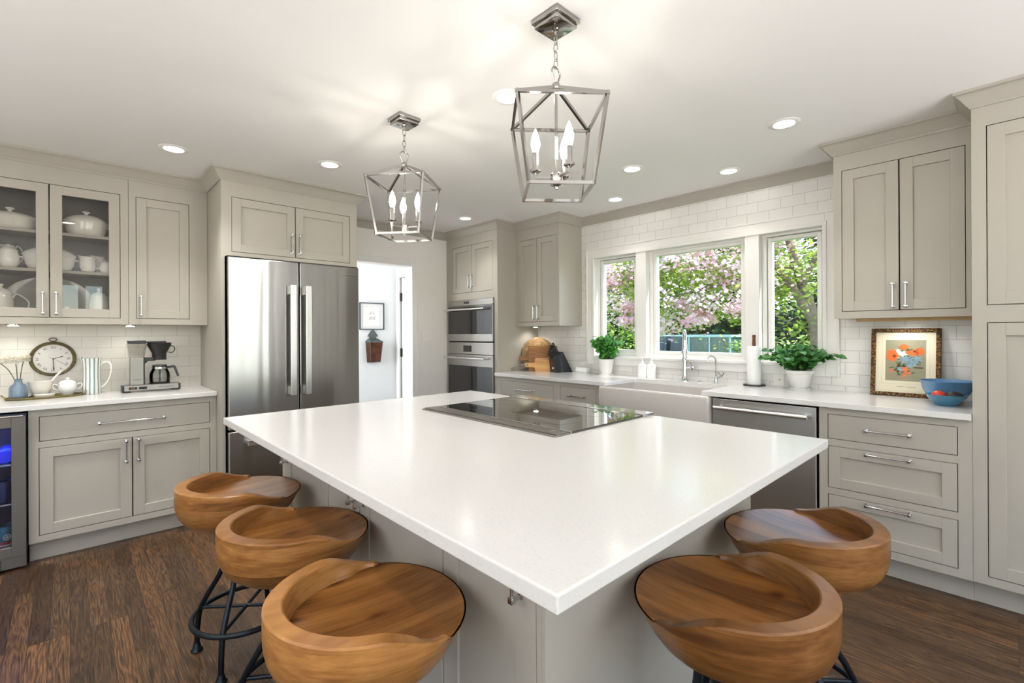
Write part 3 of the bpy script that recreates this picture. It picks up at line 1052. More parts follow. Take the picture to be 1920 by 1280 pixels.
def carcass(parent, w, z0, z1, depth, holes, toe=False, inside='interior_shade', name='body', extra=None):
    """face frame with sides, back, top and bottom"""
    mb = MB()
    cells(mb, 0, w, z0, z1, holes, 0, 0.02)
    mb.box(0, 0.016, 0.02, depth, z0, z1)
    mb.box(w - 0.016, w, 0.02, depth, z0, z1)
    mb.box(0.016, w - 0.016, 0.02, depth, z0, z0 + 0.016)
    mb.box(0.016, w - 0.016, 0.02, depth, z1 - 0.016, z1)
    if extra:
        extra(mb)
    o = mb.build(name, 'greige', parent)
    b = MB()
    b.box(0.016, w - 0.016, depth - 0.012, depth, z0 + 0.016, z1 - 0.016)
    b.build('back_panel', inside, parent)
    if toe:
        MB().box(0, w, 0.066, 0.084, 0.001, z0 + 0.01).build('toe_kick', 'greige', parent)
    return o

# --- left run, upper cabinets
YU = 4.12
x0 = -0.467
t = thing('glass_door_cabinet', 'grey upper cabinet with glass doors full of white china', 'cabinet', (x0, YU, 0))
w = 0.297 - x0
hole = (-0.428 - x0, 0.256 - x0, 1.421, 2.255)
carcass(t, w, 1.381, 2.372, YL - YU - 0.002, [hole])
for z in (1.725, 1.965):
    MB().box(0.016, w - 0.016, 0.03, YL - YU - 0.016, z - 0.02, z, 0.002).build('shelf', 'greige', t)
mid = (hole[0] + hole[1]) / 2
for (a, b, hx) in ((hole[0], mid, mid - 0.030), (mid, hole[1], mid + 0.030)):
    dd = door(t, a, b, hole[2], hole[3], hx, 1.512, rail=0.056, hole=True, name='glass_door')
    MB().box(a + 0.055, b - 0.055, 0.008, 0.012, hole[2] + 0.055, hole[3] - 0.055).build('glass_pane', 'cabinet_glass', dd)

x0 = 0.299
t = thing('upper_cabinet', 'grey single door upper cabinet between glass doors and refrigerator', 'cabinet', (x0, YU, 0))
w = 0.755 - x0
hole = (0.338 - x0, 0.644 - x0, 1.421, 2.255)
carcass(t, w, 1.381, 2.372, YL - YU - 0.002, [hole])
door(t, *hole, 0.363 - x0, 1.512, rail=0.056)
# puck lights under the left uppers
pk0 = None
for x in (-0.25, 0.314):
    if pk0 is None:
        pk0 = thing('puck_light', 'small round puck light under the glass door cabinet', 'light', (x, 4.24, 1.381), 0, 'puck lights under the cabinets')
        MB().lathe([(0.0, -0.010), (0.030, -0.010), (0.034, -0.007), (0.034, 0.0), (0, 0)], 24).build('housing', 'chrome', pk0, smooth=40)
        MB().lathe([(0.0, -0.0125), (0.024, -0.0125), (0.024, -0.0098), (0, -0.0098)], 24).build('lens', 'puck_glow', pk0, smooth=40)
    else:
        dup(pk0, (x, 4.24, 1.381), 0, 'small round puck light under the single door cabinet by the coffee maker')
    add_light('puck_beam', 'SPOT', (x, 4.24, 1.362), 1.6, (1.0, 0.93, 0.82), (0, 0.1, -1), spot_size=R(130), spot_blend=0.8, shadow_soft_size=0.025)

# --- left run, base
YB = 3.85
x0 = -0.170
t = thing('base_cabinet', 'grey base cabinet with wide drawer over two doors under coffee maker', 'cabinet', (x0, YB, 0))
w = 0.755 - x0
hd = (-0.127 - x0, 0.717 - x0, 0.698, 0.842)
hh = (-0.129 - x0, 0.717 - x0, 0.157, 0.661)
carcass(t, w, 0.119, 0.882, YL - YB - 0.002, [hd, hh], toe=True)
drawer(t, *hd, hl=0.32)
mid = (hh[0] + hh[1]) / 2
door(t, hh[0], mid, hh[2], hh[3], mid - 0.031, 0.578)
door(t, mid, hh[1], hh[2], hh[3], mid + 0.031, 0.578)

# beverage cooler, glass door with blue light
x0 = -0.775
t = thing('beverage_cooler', 'stainless beverage cooler with blue lit glass door under left counter', 'cooler', (x0, 3.80, 0))
w = 0.598
m = MB()
m.box(0, 0.02, 0.05, 0.56, 0.1, 0.87)
m.box(w - 0.02, w, 0.05, 0.56, 0.1, 0.87)
m.box(0.02, w - 0.02, 0.54, 0.56, 0.1, 0.87)
m.box(0.02, w - 0.02, 0.05, 0.54, 0.1, 0.12)
m.box(0.02, w - 0.02, 0.05, 0.54, 0.85, 0.87)
m.build('body', 'cooler_inside', t)
m = MB()
shaker(m, 0.0, w, 0.084, 0.858, rail=0.058, th=0.045, hole=True)
dd = m.build('glass_door', 'cooler_steel', t)
MB().box(0.054, w - 0.054, 0.015, 0.02, 0.138, 0.804).build('glass_pane', 'cooler_glass', dd)
m = MB()
m.box(0.05, w - 0.11, -0.05, -0.032, 0.63, 0.648, 0.004)
m.box(0.08, 0.095, -0.034, 0.0, 0.632, 0.646)
m.build('handle', 'steel_handle', dd)
m = MB()
m.box(0, w, 0.03, 0.05, 0.012, 0.076, 0.002)
g = m.build('vent_grille', 'cooler_steel', t)
m = MB()
for k in range(4):
    for a, b in ((0.12, 0.30), (0.32, 0.50)):
        m.box(a, b, 0.0285, 0.031, 0.020 + k * 0.013, 0.026 + k * 0.013)
m.build('vent_slot', 'dark_gap', g)
m = MB()
m.box(w - 0.13, w - 0.01, -0.004, 0.05, 0.860, 0.866, 0.001)
m.build('top_hinge', 'steel_handle', t)
for z in (0.36, 0.58):
    MB().box(0.02, w - 0.02, 0.06, 0.52, z, z + 0.008).build('shelf', 'steel_handle', t)
MB().box(0.05, w - 0.05, 0.24, 0.27, 0.842, 0.849).build('blue_light', 'cooler_glow', t)
add_light('cooler_light', 'AREA', (x0 + w / 2, 3.852, 0.835), 7.0, (0.35, 0.45, 1.0), (0, 0.25, -1), shape='RECTANGLE', size=0.45, size_y=0.03, spread=R(120))
# cans and bottles in the cooler
def can(x, y, z, label, band):
    t = thing('beer_can', label, 'can', (x, y, z), 0, 'drinks in the beverage cooler')
    MB().lathe([(0, 0), (0.024, 0), (0.033, 0.008), (0.033, 0.108), (0.026, 0.12), (0.025, 0.122), (0, 0.12)], 28).build('body', band, t, smooth=35)
    return t
t = can(-0.264, 3.872, 0.121, 'teal beer can with round emblem on the cooler floor', 'can_teal')
MB().lathe([(0.0334, 0.030), (0.0336, 0.030), (0.0336, 0.044), (0.0334, 0.044)], 28, cap0=False, cap1=False).build('red_band', 'can_red', t, smooth=40)
MB().lathe([(0.0334, 0.010), (0.0336, 0.010), (0.0336, 0.029), (0.0334, 0.029)], 28, cap0=False, cap1=False).build('name_band', 'can_cream', t, smooth=40)
m = MB()
m.lathe([(0.012, -0.0006), (0.017, -0.0006), (0.017, 0.0006), (0.012, 0.0006)], 24, cap0=False, cap1=False)
for k in range(5):
    m.bar((0, 0, 0), (0.010 * math.cos(k * 1.2566 + 0.3), 0.010 * math.sin(k * 1.2566 + 0.3), 0), 0.004, 0.001)
m.xf(Matrix.Translation((0.010, -0.0338, 0.070)) @ Matrix.Rotation(R(16), 4, 'Z') @ Matrix.Rotation(R(90), 4, 'X'))
m.build('emblem', 'can_cream', t)
text_mesh('can_text', 'JUICY IPA', 0.0125, 'can_red', t, Matrix.Translation((0.006, -0.0345, 0.0195)) @ Matrix.Rotation(R(10), 4, 'Z') @ FACE, 0.0003)
can(-0.338, 3.885, 0.121, 'navy can beside the teal can on the cooler floor', 'can_navy')
can(-0.250, 3.98, 0.121, 'navy can behind the teal can on the cooler floor', 'can_navy')
can(-0.268, 3.90, 0.369, 'navy can on the cooler middle shelf near the glass', 'can_navy')
can(-0.238, 3.99, 0.369, 'blue lit can on the cooler middle shelf, behind the navy can', 'bottle_blue')
t = thing('wine_bottle', 'blue lit bottle lying on the cooler top shelf', 'bottle', (-0.265, 3.89, 0.628), 0, 'drinks in the beverage cooler')
m = MB()
m.lathe([(0, 0.0), (0.036, 0.0), (0.0385, 0.006), (0.0385, 0.19), (0.03, 0.22), (0.015, 0.25), (0.015, 0.30), (0, 0.30)], 28)
m.xf(Matrix.Rotation(R(-90), 4, 'X'))
m.build('body', 'bottle_blue', t, smooth=35)

# counters
m = MB()
m.box(-1.0, 0.755, 3.815, YL - 0.001, 0.884, 0.914, 0.003)
tag(m.build('countertop', 'quartz'), 'white quartz countertop under the clock and coffee maker', 'countertop')

# --- refrigerator surround
x0 = 0.757
YF = 3.687
t = thing('refrigerator_cabinet', 'tall grey surround with two doors above the refrigerator', 'cabinet', (x0, YF, 0))
w = 1.722 - x0
hole = (0.819 - x0, 1.663 - x0, 1.878, 2.257)
m = MB()
cells(m, 0, w, 1.845, 2.372, [hole], 0, 0.02)
m.box(0.02, w - 0.02, 0.02, 0.70, 1.845, 1.862)
m.box(0.02, w - 0.02, 0.02, 0.70, 2.355, 2.372)
m.build('body', 'greige', t)
for (a, b) in ((0, 0.02), (w - 0.02, w)):
    MB().box(a, b, 0.02, 0.76, 0.001, 2.372).build('side_panel', 'greige', t)
for (a, b) in ((0, 0.02), (w - 0.02, w)):
    MB().box(a, b, 0.0, 0.02, 0.001, 1.845).build('front_stile', 'greige', t)
mid = (hole[0] + hole[1]) / 2
door(t, hole[0], mid, hole[2], hole[3], mid - 0.028, 1.98, rail=0.056)
door(t, mid, hole[1], hole[2], hole[3], mid + 0.028, 1.98, rail=0.056)

# refrigerator
t = thing('refrigerator', 'large stainless steel two door refrigerator with vertical bar handles', 'refrigerator', (1.247, 3.63, 0))
m = MB()
m.box(-0.44, 0.44, 0.062, 0.74, 0.06, 1.83)
m.build('body', 'black_plastic', t)
m = MB()
m.box(-0.44, 0.44, 0.03, 0.06, 0.005, 0.10, 0.003)
m.build('toe_grille', 'black_matte', t)
fd = []
for (a, b) in ((-0.463, -0.004), (0.004, 0.463)):
    m = MB()
    m.box(a, b, 0.0, 0.060, 0.66, 1.838, 0.006, 3)
    fd.append(m.build('door', 'fridge_steel', t))
m = MB()
m.box(-0.463, 0.463, 0.0, 0.060, 0.105, 0.648, 0.006, 3)
fz = m.build('freezer_drawer', 'fridge_steel', t)
for i, x in enumerate((-0.060, 0.046)):
    m = MB()
    m.box(x - 0.020, x + 0.020, -0.062, -0.045, 0.865, 1.665, 0.003)
    for z in (0.90, 1.63):
        m.box(x - 0.014, x + 0.014, -0.046, 0.0, z - 0.03, z + 0.03, 0.003)
    m.build('handle', 'steel_handle', fd[i])
m = MB()
m.box(-0.36, 0.36, -0.062, -0.045, 0.55, 0.59, 0.003)
for x in (-0.33, 0.33):
    m.box(x - 0.03, x + 0.03, -0.046, 0, 0.556, 0.584, 0.003)
m.build('handle', 'steel_handle', fz)
m = MB()
m.box(0.335, 0.442, -0.0035, 0.0, 1.770, 1.780, 0.001)
m.build('badge', 'chrome', fd[1])
MB().box(-0.463, 0.463, 0.02, 0.10, 1.838, 1.846).build('top_strip', 'black_matte', t)

# ------------------------------------------------------------------ window wall run
XB = 3.135
# oven tower
t = thing('oven_cabinet', 'tall grey cabinet holding the two built in ovens', 'cabinet', (3.15, YN - 0.001, 0), EAST)
w = YN - 0.001 - 3.573
hd = (0.110, 0.802, 1.748, 2.257)
ho = (0.046, 0.826, 0.455, 1.672)
hb = (0.06, 0.816, 0.157, 0.42)
carcass(t, w, 0.119, 2.372, XW - 3.15 - 0.002, [hd, ho, hb], toe=True)
mid = (hd[0] + hd[1]) / 2
door(t, hd[0], mid, hd[2], hd[3], mid - 0.03, 1.865, 0.12, rail=0.056)
door(t, mid, hd[1], hd[2], hd[3], mid + 0.03, 1.865, 0.12, rail=0.056)
drawer(t, *hb, hl=0.2, slab=False)

def oven(name, label, z0, z1, ctrl, gap_top, glass0, glass1, hz, disp):
    t = thing(name, label, 'oven', (3.15, YN - 0.001, 0), EAST)
    a, b = 0.0495, 0.8225
    m = MB()
    m.box(a + 0.02, b - 0.02, 0.02, 0.5, z0 + 0.004, z1 - 0.004)
    m.build('body', 'black_matte', t)
    m = MB()
    m.box(a, b, -0.016, 0.02, ctrl, z1 - 0.002, 0.003)
    c = m.build('control_panel', 'oven_steel', t)
    m = MB()
    m.box(disp[0], disp[1], -0.0172, -0.016, disp[2], disp[3])
    m.build('display', 'oven_glass', c)
    m = MB()
    cells(m, a, b, z0 + 0.002, ctrl - 0.004, [(a + 0.006, b - 0.006, glass0, glass1)], -0.02, 0.018)
    dd = m.build('door', 'oven_steel', t)
    MB().box(a + 0.006, b - 0.006, -0.018, 0.01, glass0, glass1).build('door_glass', 'oven_glass', dd)
    m = MB()
    m.tube([(a - 0.004, -0.065, hz), (b - 0.085, -0.065, hz)], 0.0115, 14)
    for x in (a + 0.07, b - 0.11):
        m.box(x - 0.009, x + 0.009, -0.064, -0.018, hz - 0.009, hz + 0.009, 0.002)
    m.build('handle', 'steel_handle', dd, smooth=40)
    return t
oven('microwave_oven', 'upper of the two built in ovens, small with dark glass door', 1.222, 1.672, 1.605, 0.004, 1.300, 1.597, 1.565, (0.34, 0.43, 1.628, 1.650))
oven('wall_oven', 'lower of the two built in ovens, tall dark glass door', 0.457, 1.214, 1.084, 0.004, 0.50, 0.960, 1.045, (0.33, 0.47, 1.110, 1.178))

# upper cabinet beside the tower
t = thing('upper_cabinet', 'grey two door upper cabinet between ovens and window', 'cabinet', (3.40, 3.573, 0), EAST)
w = 3.573 - 2.970
hole = (0.041, 0.573, 1.418, 2.251)
carcass(t, w, 1.378, 2.372, XW - 3.40 - 0.002, [hole])
mid = (hole[0] + hole[1]) / 2
door(t, hole[0], mid, hole[2], hole[3], mid - 0.028, 1.512, rail=0.054)
door(t, mid, hole[1], hole[2], hole[3], mid + 0.028, 1.512, rail=0.054)
dup(pk0, (3.56, 3.44, 1.378), 0, 'small round puck light under the upper cabinet by the ovens')
dup(pk0, (3.58, 0.45, 1.385), 0, 'small round puck light under the upper cabinet above the framed picture')
add_light('puck_beam', 'SPOT', (3.58, 0.45, 1.366), 3.0, (1.0, 0.97, 0.92), (0.25, 0, -1), spot_size=R(150), spot_blend=0.8, shadow_soft_size=0.03)
add_light('puck_beam', 'SPOT', (3.56, 3.44, 1.360), 2.6, (1.0, 0.94, 0.84), (0.05, 0.2, -1), spot_size=R(140), spot_blend=0.8, shadow_soft_size=0.025)

# right upper cabinet
t = thing('upper_cabinet', 'grey two door upper cabinet above the framed flower picture', 'cabinet', (3.38, 0.757, 0), EAST)
w = 0.757 - 0.147
hole = (0.040, 0.578, 1.426, 2.269)
carcass(t, w, 1.385, 2.372, XW - 3.38 - 0.002, [hole])
mid = (hole[0] + hole[1]) / 2
door(t, hole[0], mid, hole[2], hole[3], mid - 0.028, 1.512, rail=0.057)
door(t, mid, hole[1], hole[2], hole[3], mid + 0.028, 1.512, rail=0.057)
MB().box(0.10, w - 0.002, 0.055, 0.075, 1.366, 1.385).build('light_rail', 'plywood', t)['label'] = 'bare wood strip under the cabinet'

# base cabinets by the ovens
t = thing('base_cabinet', 'grey base cabinet with wide drawer nearest the ovens', 'cabinet', (XB, 3.573, 0), EAST)
hd = (0.064, 0.760, 0.700, 0.843)
hh = (0.064, 0.760, 0.157, 0.661)
carcass(t, 0.80, 0.119, 0.882, 0.60, [hd, hh], toe=True)
drawer(t, *hd, hl=0.20)
mid = (hh[0] + hh[1]) / 2
door(t, hh[0], mid, hh[2], hh[3], mid - 0.031, 0.578)
door(t, mid, hh[1], hh[2], hh[3], mid + 0.031, 0.578)
t = thing('base_cabinet', 'grey base cabinet with narrow drawer beside the sink', 'cabinet', (XB, 2.773, 0), EAST)
hd = (0.040, 0.422, 0.700, 0.845)
hh = (0.040, 0.422, 0.157, 0.661)
carcass(t, 2.773 - 2.322, 0.119, 0.882, 0.60, [hd, hh], toe=True)
drawer(t, *hd, hl=0.16)
door(t, *hh, hh[0] + 0.031, 0.578)

# sink and its base
t = thing('sink_cabinet', 'grey base cabinet under the farmhouse sink', 'cabinet', (XB, 2.322, 0), EAST)
ws = 2.322 - 1.392
hh = (0.04, ws - 0.04, 0.157, 0.600)
carcass(t, ws, 0.119, 0.640, 0.60, [hh], toe=True)
MB().box(0, 0.030, 0.0, 0.02, 0.64, 0.882).build('filler', 'greige', t)
mid = ws / 2
door(t, hh[0], mid, hh[2], hh[3], mid - 0.031, 0.52)
door(t, mid, hh[1], hh[2], hh[3], mid + 0.031, 0.52)
t = thing('farmhouse_sink', 'white apron front farmhouse sink below the window', 'sink', (3.078, 2.288, 0.642), EAST)
m = MB()
L, D, Hh = 0.892, 0.49, 0.2415
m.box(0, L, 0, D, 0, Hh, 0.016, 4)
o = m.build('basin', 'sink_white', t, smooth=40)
cut = MB().box(0.035, L - 0.035, 0.035, D - 0.035, 0.03, Hh + 0.1, 0.02, 3)
cutter = cut.build('cutter', 'sink_white', t)
md = o.modifiers.new('hollow', 'BOOLEAN')
md.object = cutter
md.solver = 'EXACT'
dg = bpy.context.evaluated_depsgraph_get()
me = bpy.data.meshes.new_from_object(o.evaluated_get(dg))
o.modifiers.clear()
o.data = me
bpy.data.objects.remove(cutter)
MB().lathe([(0, 0.0), (0.04, 0.0), (0.043, 0.003), (0.0, 0.004)], 24, (L / 2, D * 0.6, 0.030)).build('drain', 'chrome', t, smooth=40)

# dishwasher
t = thing('dishwasher', 'stainless dishwasher with long bar handle right of the sink', 'dishwasher', (3.12, 1.386, 0), EAST)
w = 0.600
MB().box(0.005, w - 0.005, 0.03, 0.58, 0.10, 0.868).build('body', 'black_matte', t)
m = MB()
m.box(0.0, w - 0.002, 0.0, 0.030, 0.115, 0.872, 0.004)
dd = m.build('door', 'dish_steel', t)
m = MB()
m.tube([(0.028, -0.052, 0.818), (w - 0.035, -0.052, 0.818)], 0.0125, 16)
for x in (0.05, w - 0.057):
    m.tube([(x, -0.052, 0.818), (x, 0.0, 0.818)], 0.010, 12)
m.build('handle', 'steel_handle', dd, smooth=40)
MB().box(0.0, w, 0.075, 0.09, 0.002, 0.112).build('toe_kick', 'greige', t)

# drawer base
t = thing('drawer_cabinet', 'grey base cabinet of three drawers right of the dishwasher', 'cabinet', (XB, 0.778, 0), EAST)
w = 0.778 - 0.148
holes = [(0.042, 0.580, 0.705, 0.845), (0.042, 0.580, 0.430, 0.667), (0.042, 0.580, 0.157, 0.394)]
carcass(t, w, 0.117, 0.882, 0.60, holes, toe=True)
drawer(t, *holes[0], hl=0.178)
drawer(t, *holes[1], hl=0.178, slab=False, hz=0.646, rail=0.056)
drawer(t, *holes[2], hl=0.178, slab=False, hz=0.374, rail=0.056)

# pantry
t = thing('pantry_cabinet', 'tall grey pantry cabinet at the right end of the run', 'cabinet', (3.14, 0.147, 0), EAST)
w = 1.25
holes = [(0.050, 1.20, 1.428, 2.270), (0.050, 1.20, 0.155, 1.348)]
carcass(t, w, 0.117, 2.372, XW - 3.14 - 0.002, holes, toe=True)
for z0, z1, hz in ((1.428, 2.270, 1.52), (0.155, 1.348, 1.22)):
    door(t, 0.050, 0.625, z0, z1, 0.592, hz, rail=0.059)
    door(t, 0.625, 1.20, z0, z1, 0.658, hz, rail=0.059)

# right countertop, cut around the sink
m = MB()
m.box(3.10, XW - 0.001, 2.237, 3.572, 0.884, 0.914, 0.002)
m.box(3.10, XW - 0.001, 0.149, 1.452, 0.884, 0.914, 0.002)
m.box(3.548, XW - 0.001, 1.452, 2.237, 0.884, 0.914)
tag(m.build('countertop', 'quartz'), 'white quartz countertop along the window wall around the sink', 'countertop')

# ------------------------------------------------------------------ island
t = thing('kitchen_island', 'grey panelled kitchen island base in the middle of the room', 'island', (0.78, 2.52, 0), EAST)
LX, LY = 1.78, 1.20
m = MB()
m.box(0.0, LX, 0.022, LY, 0.10, 0.888)
m.build('body', 'greige', t)
m = MB()
bds = [2.520 - y for y in (2.473, 2.027, 1.660, 1.129, 0.756)]
holes = [(bds[i] + (0.0 if i else 0), bds[i + 1], 0.15, 0.85) for i in range(4)]
cells(m, 0.0, LX, 0.10, 0.888, [(bds[0], bds[-1], 0.15, 0.85)], 0.0, 0.0225)
m.build('face_frame', 'greige', t)
hand = (bds[0] + 0.035, bds[2] - 0.030, bds[2] + 0.030, bds[4] - 0.050)
for i in range(4):
    door(t, bds[i], bds[i + 1], 0.15, 0.85, hand[i], 0.752, rail=0.068, flat=0.006)
MB().box(0.03, LX - 0.05, 0.05, LY - 0.05, 0.001, 0.10).build('plinth', 'greige', t)
m = MB()
m.box(LX, LX + 0.012, 0.0, LY, 0.10, 0.888, 0.001)
m.build('end_panel', 'greige', t)

m = MB()
m.box(0.528, 2.002, 0.468, 2.550, 0.888, 0.920, 0.004, 3)
tag(m.build('island_countertop', 'quartz'), 'large white quartz island countertop holding the cooktop', 'countertop')

# cooktop with downdraft strip
t = thing('cooktop', 'black glass cooktop set into the white island top', 'cooktop', (1.415, 1.178, 0.9203), 0)
m = MB()
m.box(0.0, 0.510, 0, 0.905, 0.0, 0.008, 0.002)
m.build('glass_top', 'cook_glass', t)
m = MB()
m.box(0.512, 0.600, -0.002, 0.907, 0.0, 0.012, 0.002)
m.build('control_strip', 'strip_steel', t)
m = MB()
m.box(-0.006, 0.0, -0.002, 0.907, 0.0, 0.009, 0.001)
m.build('steel_edge', 'steel_handle', t)
m = MB()
for (x, y, r) in ((0.14, 0.2, 0.10), (0.14, 0.70, 0.08), (0.38, 0.2, 0.08), (0.38, 0.70, 0.10), (0.26, 0.45, 0.12)):
    m.lathe([(r - 0.0015, 0.0081), (r, 0.0081), (r, 0.0083), (r - 0.0015, 0.0083)], 48, (x, y, 0), cap0=False, cap1=False)
m.build('burner_marks', 'cook_line', t)
t = thing('downdraft_vent', 'long stainless downdraft vent strip along the cooktop edge', 'vent', (1.318, 1.176, 0.9203), 0)
m = MB()
m.box(0.0, 0.085, 0.0, 0.907, 0.0, 0.006, 0.0015)
m.build('base_frame', 'oven_steel', t)
m = MB()
m.box(0.012, 0.076, 0.055, 0.902, 0.006, 0.010, 0.0015)
m.build('lid', 'oven_steel', t)
m = MB()
m.box(0.012, 0.076, 0.004, 0.050, 0.006, 0.010, 0.0015)
m.build('end_cap', 'oven_steel', t)

# ------------------------------------------------------------------ stools (front towards +x)
def make_stool():
    t = thing('bar_stool', 'x', 'stool', (0, 0, 0), 0, 'bar stools at the island')
    n = 96
    ZS = 0.655
    seat, side = MB(), MB()
    def Rr(th):
        c, s = math.cos(th), math.sin(th)
        a = 0.204 if c > 0 else 0.246
        return 1.0 / math.sqrt((c / a) ** 2 + (s / 0.229) ** 2)
    def lift(th):
        d = abs(math.degrees(math.atan2(math.sin(th), math.cos(th))))
        return 0.010 * sstep(68, 70, d) + 0.044 * sstep(72, 112, d) + 0.006 * sstep(112, 170, d)
    def P(th, r, z):
        return (r * math.cos(th), r * math.sin(th), z)
    ths = [2 * PI * i / n for i in range(n)]
    def dish(fr):
        return ZS - 0.012 * (1 - fr ** 2.2)
    # seat surface
    c = seat.bm.verts.new((0, 0, dish(0)))
    rings = [[c] * n]
    inner = []
    for th in ths:
        L = lift(th)
        inner.append(Rr(th) - (0.046 * min(1.0, L / 0.03) if L > 0 else 0.0) - 0.004)
    for fr in (0.2, 0.4, 0.6, 0.75, 0.88, 0.96, 1.0):
        rings.append(seat.ring([P(th, inner[i] * fr, dish(fr)) for i, th in enumerate(ths)]))
    seat.skin(rings, True, False, False)
    seat.build('seat', 'stool_seat_wood', t, smooth=40)
    # back rim and bowl: from the inner foot of the rim, over its top, down the outside
    rg = []
    for k in range(15):
        row = []
        for i, th in enumerate(ths):
            L = lift(th)
            Ro = Rr(th)
            f = (1 + math.cos(th)) / 2
            f = f * f * (3 - 2 * f)
            b = min(1.0, L / 0.03)
            wall = 0.038 * b
            if k == 0: p = P(th, inner[i], ZS - 0.0005)
            elif k == 1: p = P(th, Ro - wall - 0.005 * b - 0.003 * (1 - b), ZS + L * 0.55)
            elif k == 2: p = P(th, Ro - wall - 0.003, ZS + L - 0.003 * b)
            elif k == 3: p = P(th, Ro - wall + 0.001, ZS + L)
            elif k == 4: p = P(th, Ro - 0.004, ZS + L)
            elif k == 5: p = P(th, Ro, ZS + L - 0.004)
            else:
                bk = [(1.0, 0.655), (0.994, 0.636), (0.975, 0.615), (0.94, 0.595), (0.885, 0.577), (0.81, 0.562), (0.72, 0.553), (0.62, 0.550), (0.0, 0.550)][k - 6]
                fk = [(0.985, 0.649), (0.945, 0.634), (0.895, 0.615), (0.835, 0.597), (0.77, 0.579), (0.70, 0.564), (0.63, 0.554), (0.54, 0.550), (0.0, 0.550)][k - 6]
                fr = bk[0] * (1 - f) + fk[0] * f
                p = P(th, Ro * fr, bk[1])
            row.append(p)
        rg.append(row)
    rings = [side.ring(r) for r in rg[:-1]]
    cc = side.bm.verts.new((0, 0, 0.550))
    rings.append([cc] * n)
    side.skin(rings, True, False, False)
    side.build('seat_bowl', 'stool_side_wood', t, smooth=28)
    # iron swivel base
    m = MB()
    m.lathe([(0, 0.530), (0.085, 0.530), (0.09, 0.535), (0.09, 0.5495), (0, 0.5495)], 28)
    m.lathe([(0, 0.43), (0.028, 0.43), (0.028, 0.530), (0, 0.530)], 20)
    m.build('swivel_hub', 'stool_iron', t, smooth=40)
    for k in range(4):
        a = R(48 + 90 * k)
        ca, sa = math.cos(a), math.sin(a)
        pts = spline([(0.060 * ca, 0.060 * sa, 0.535), (0.068 * ca, 0.068 * sa, 0.44), (0.100 * ca, 0.100 * sa, 0.33), (0.160 * ca, 0.160 * sa, 0.225),
                      (0.186 * ca, 0.186 * sa, 0.168), (0.196 * ca, 0.196 * sa, 0.10), (0.200 * ca, 0.200 * sa, 0.02)], 6)
        m = MB()
        m.tube(pts, 0.0105, 12)
        lg = m.build('leg', 'stool_iron', t, smooth=50)
        MB().lathe([(0, 0.0), (0.021, 0.0), (0.023, 0.004), (0.020, 0.010), (0.015, 0.016), (0.014, 0.028), (0.011, 0.034), (0, 0.034)], 18,
                   (0.200 * ca, 0.200 * sa, 0.0)).build('foot', 'stool_iron', lg, smooth=50)
    m = MB()
    m.tube([(0.192 * math.cos(2 * PI * i / 48), 0.192 * math.sin(2 * PI * i / 48), 0.168) for i in range(48)], 0.0105, 12, closed=True)
    m.build('foot_ring', 'stool_iron', t, smooth=50)
    m = MB()
    for k in range(2):
        a = R(48 + 90 * k)
        m.tube([(0.180 * math.cos(a), 0.180 * math.sin(a), 0.178 + 0.001 * k), (-0.180 * math.cos(a), -0.180 * math.sin(a), 0.178 + 0.001 * k)], 0.0075, 10)
    m.build('cross_brace', 'stool_iron', t, smooth=50)
    return t
stool = make_stool()
ST = [(0.538, 1.052, -6, 'carved wood bar stool nearest the camera on the left of the island'),
      (0.566, 1.637, 7, 'carved wood bar stool in the middle of the three on the left of the island'),
      (0.5385, 2.206, 3, 'carved wood bar stool nearest the refrigerator'),
      (1.179, 0.503, 95.4, 'carved wood bar stool under the front corner of the island, its back to the right'),
      (1.724, 0.498, 85.2, 'carved wood bar stool nearest the three drawer cabinet')]
for i, (x, y, a, lab) in enumerate(ST):
    if i == 0:
        stool.location = (x, y, 0)
        stool.rotation_euler = (0, 0, R(a))
        stool['label'] = lab
    else:
        dup(stool, (x, y, 0), R(a), lab)

# ------------------------------------------------------------------ ceiling lights
def link_chain(mb, z0, z1, n, rx=0.0085, wire=0.0020):
    h = (z0 - z1) / n
    for k in range(n):
        zc = z0 - h * (k + 0.5)
        hh = h * 0.62
        pts = []
        for i in range(20):
            a = 2 * PI * i / 20
            x, z = rx * math.cos(a), hh * math.sin(a)
            pts.append((x, 0, zc + z) if k % 2 == 0 else (0, x, zc + z))
        mb.tube(pts, wire, 6, closed=True)

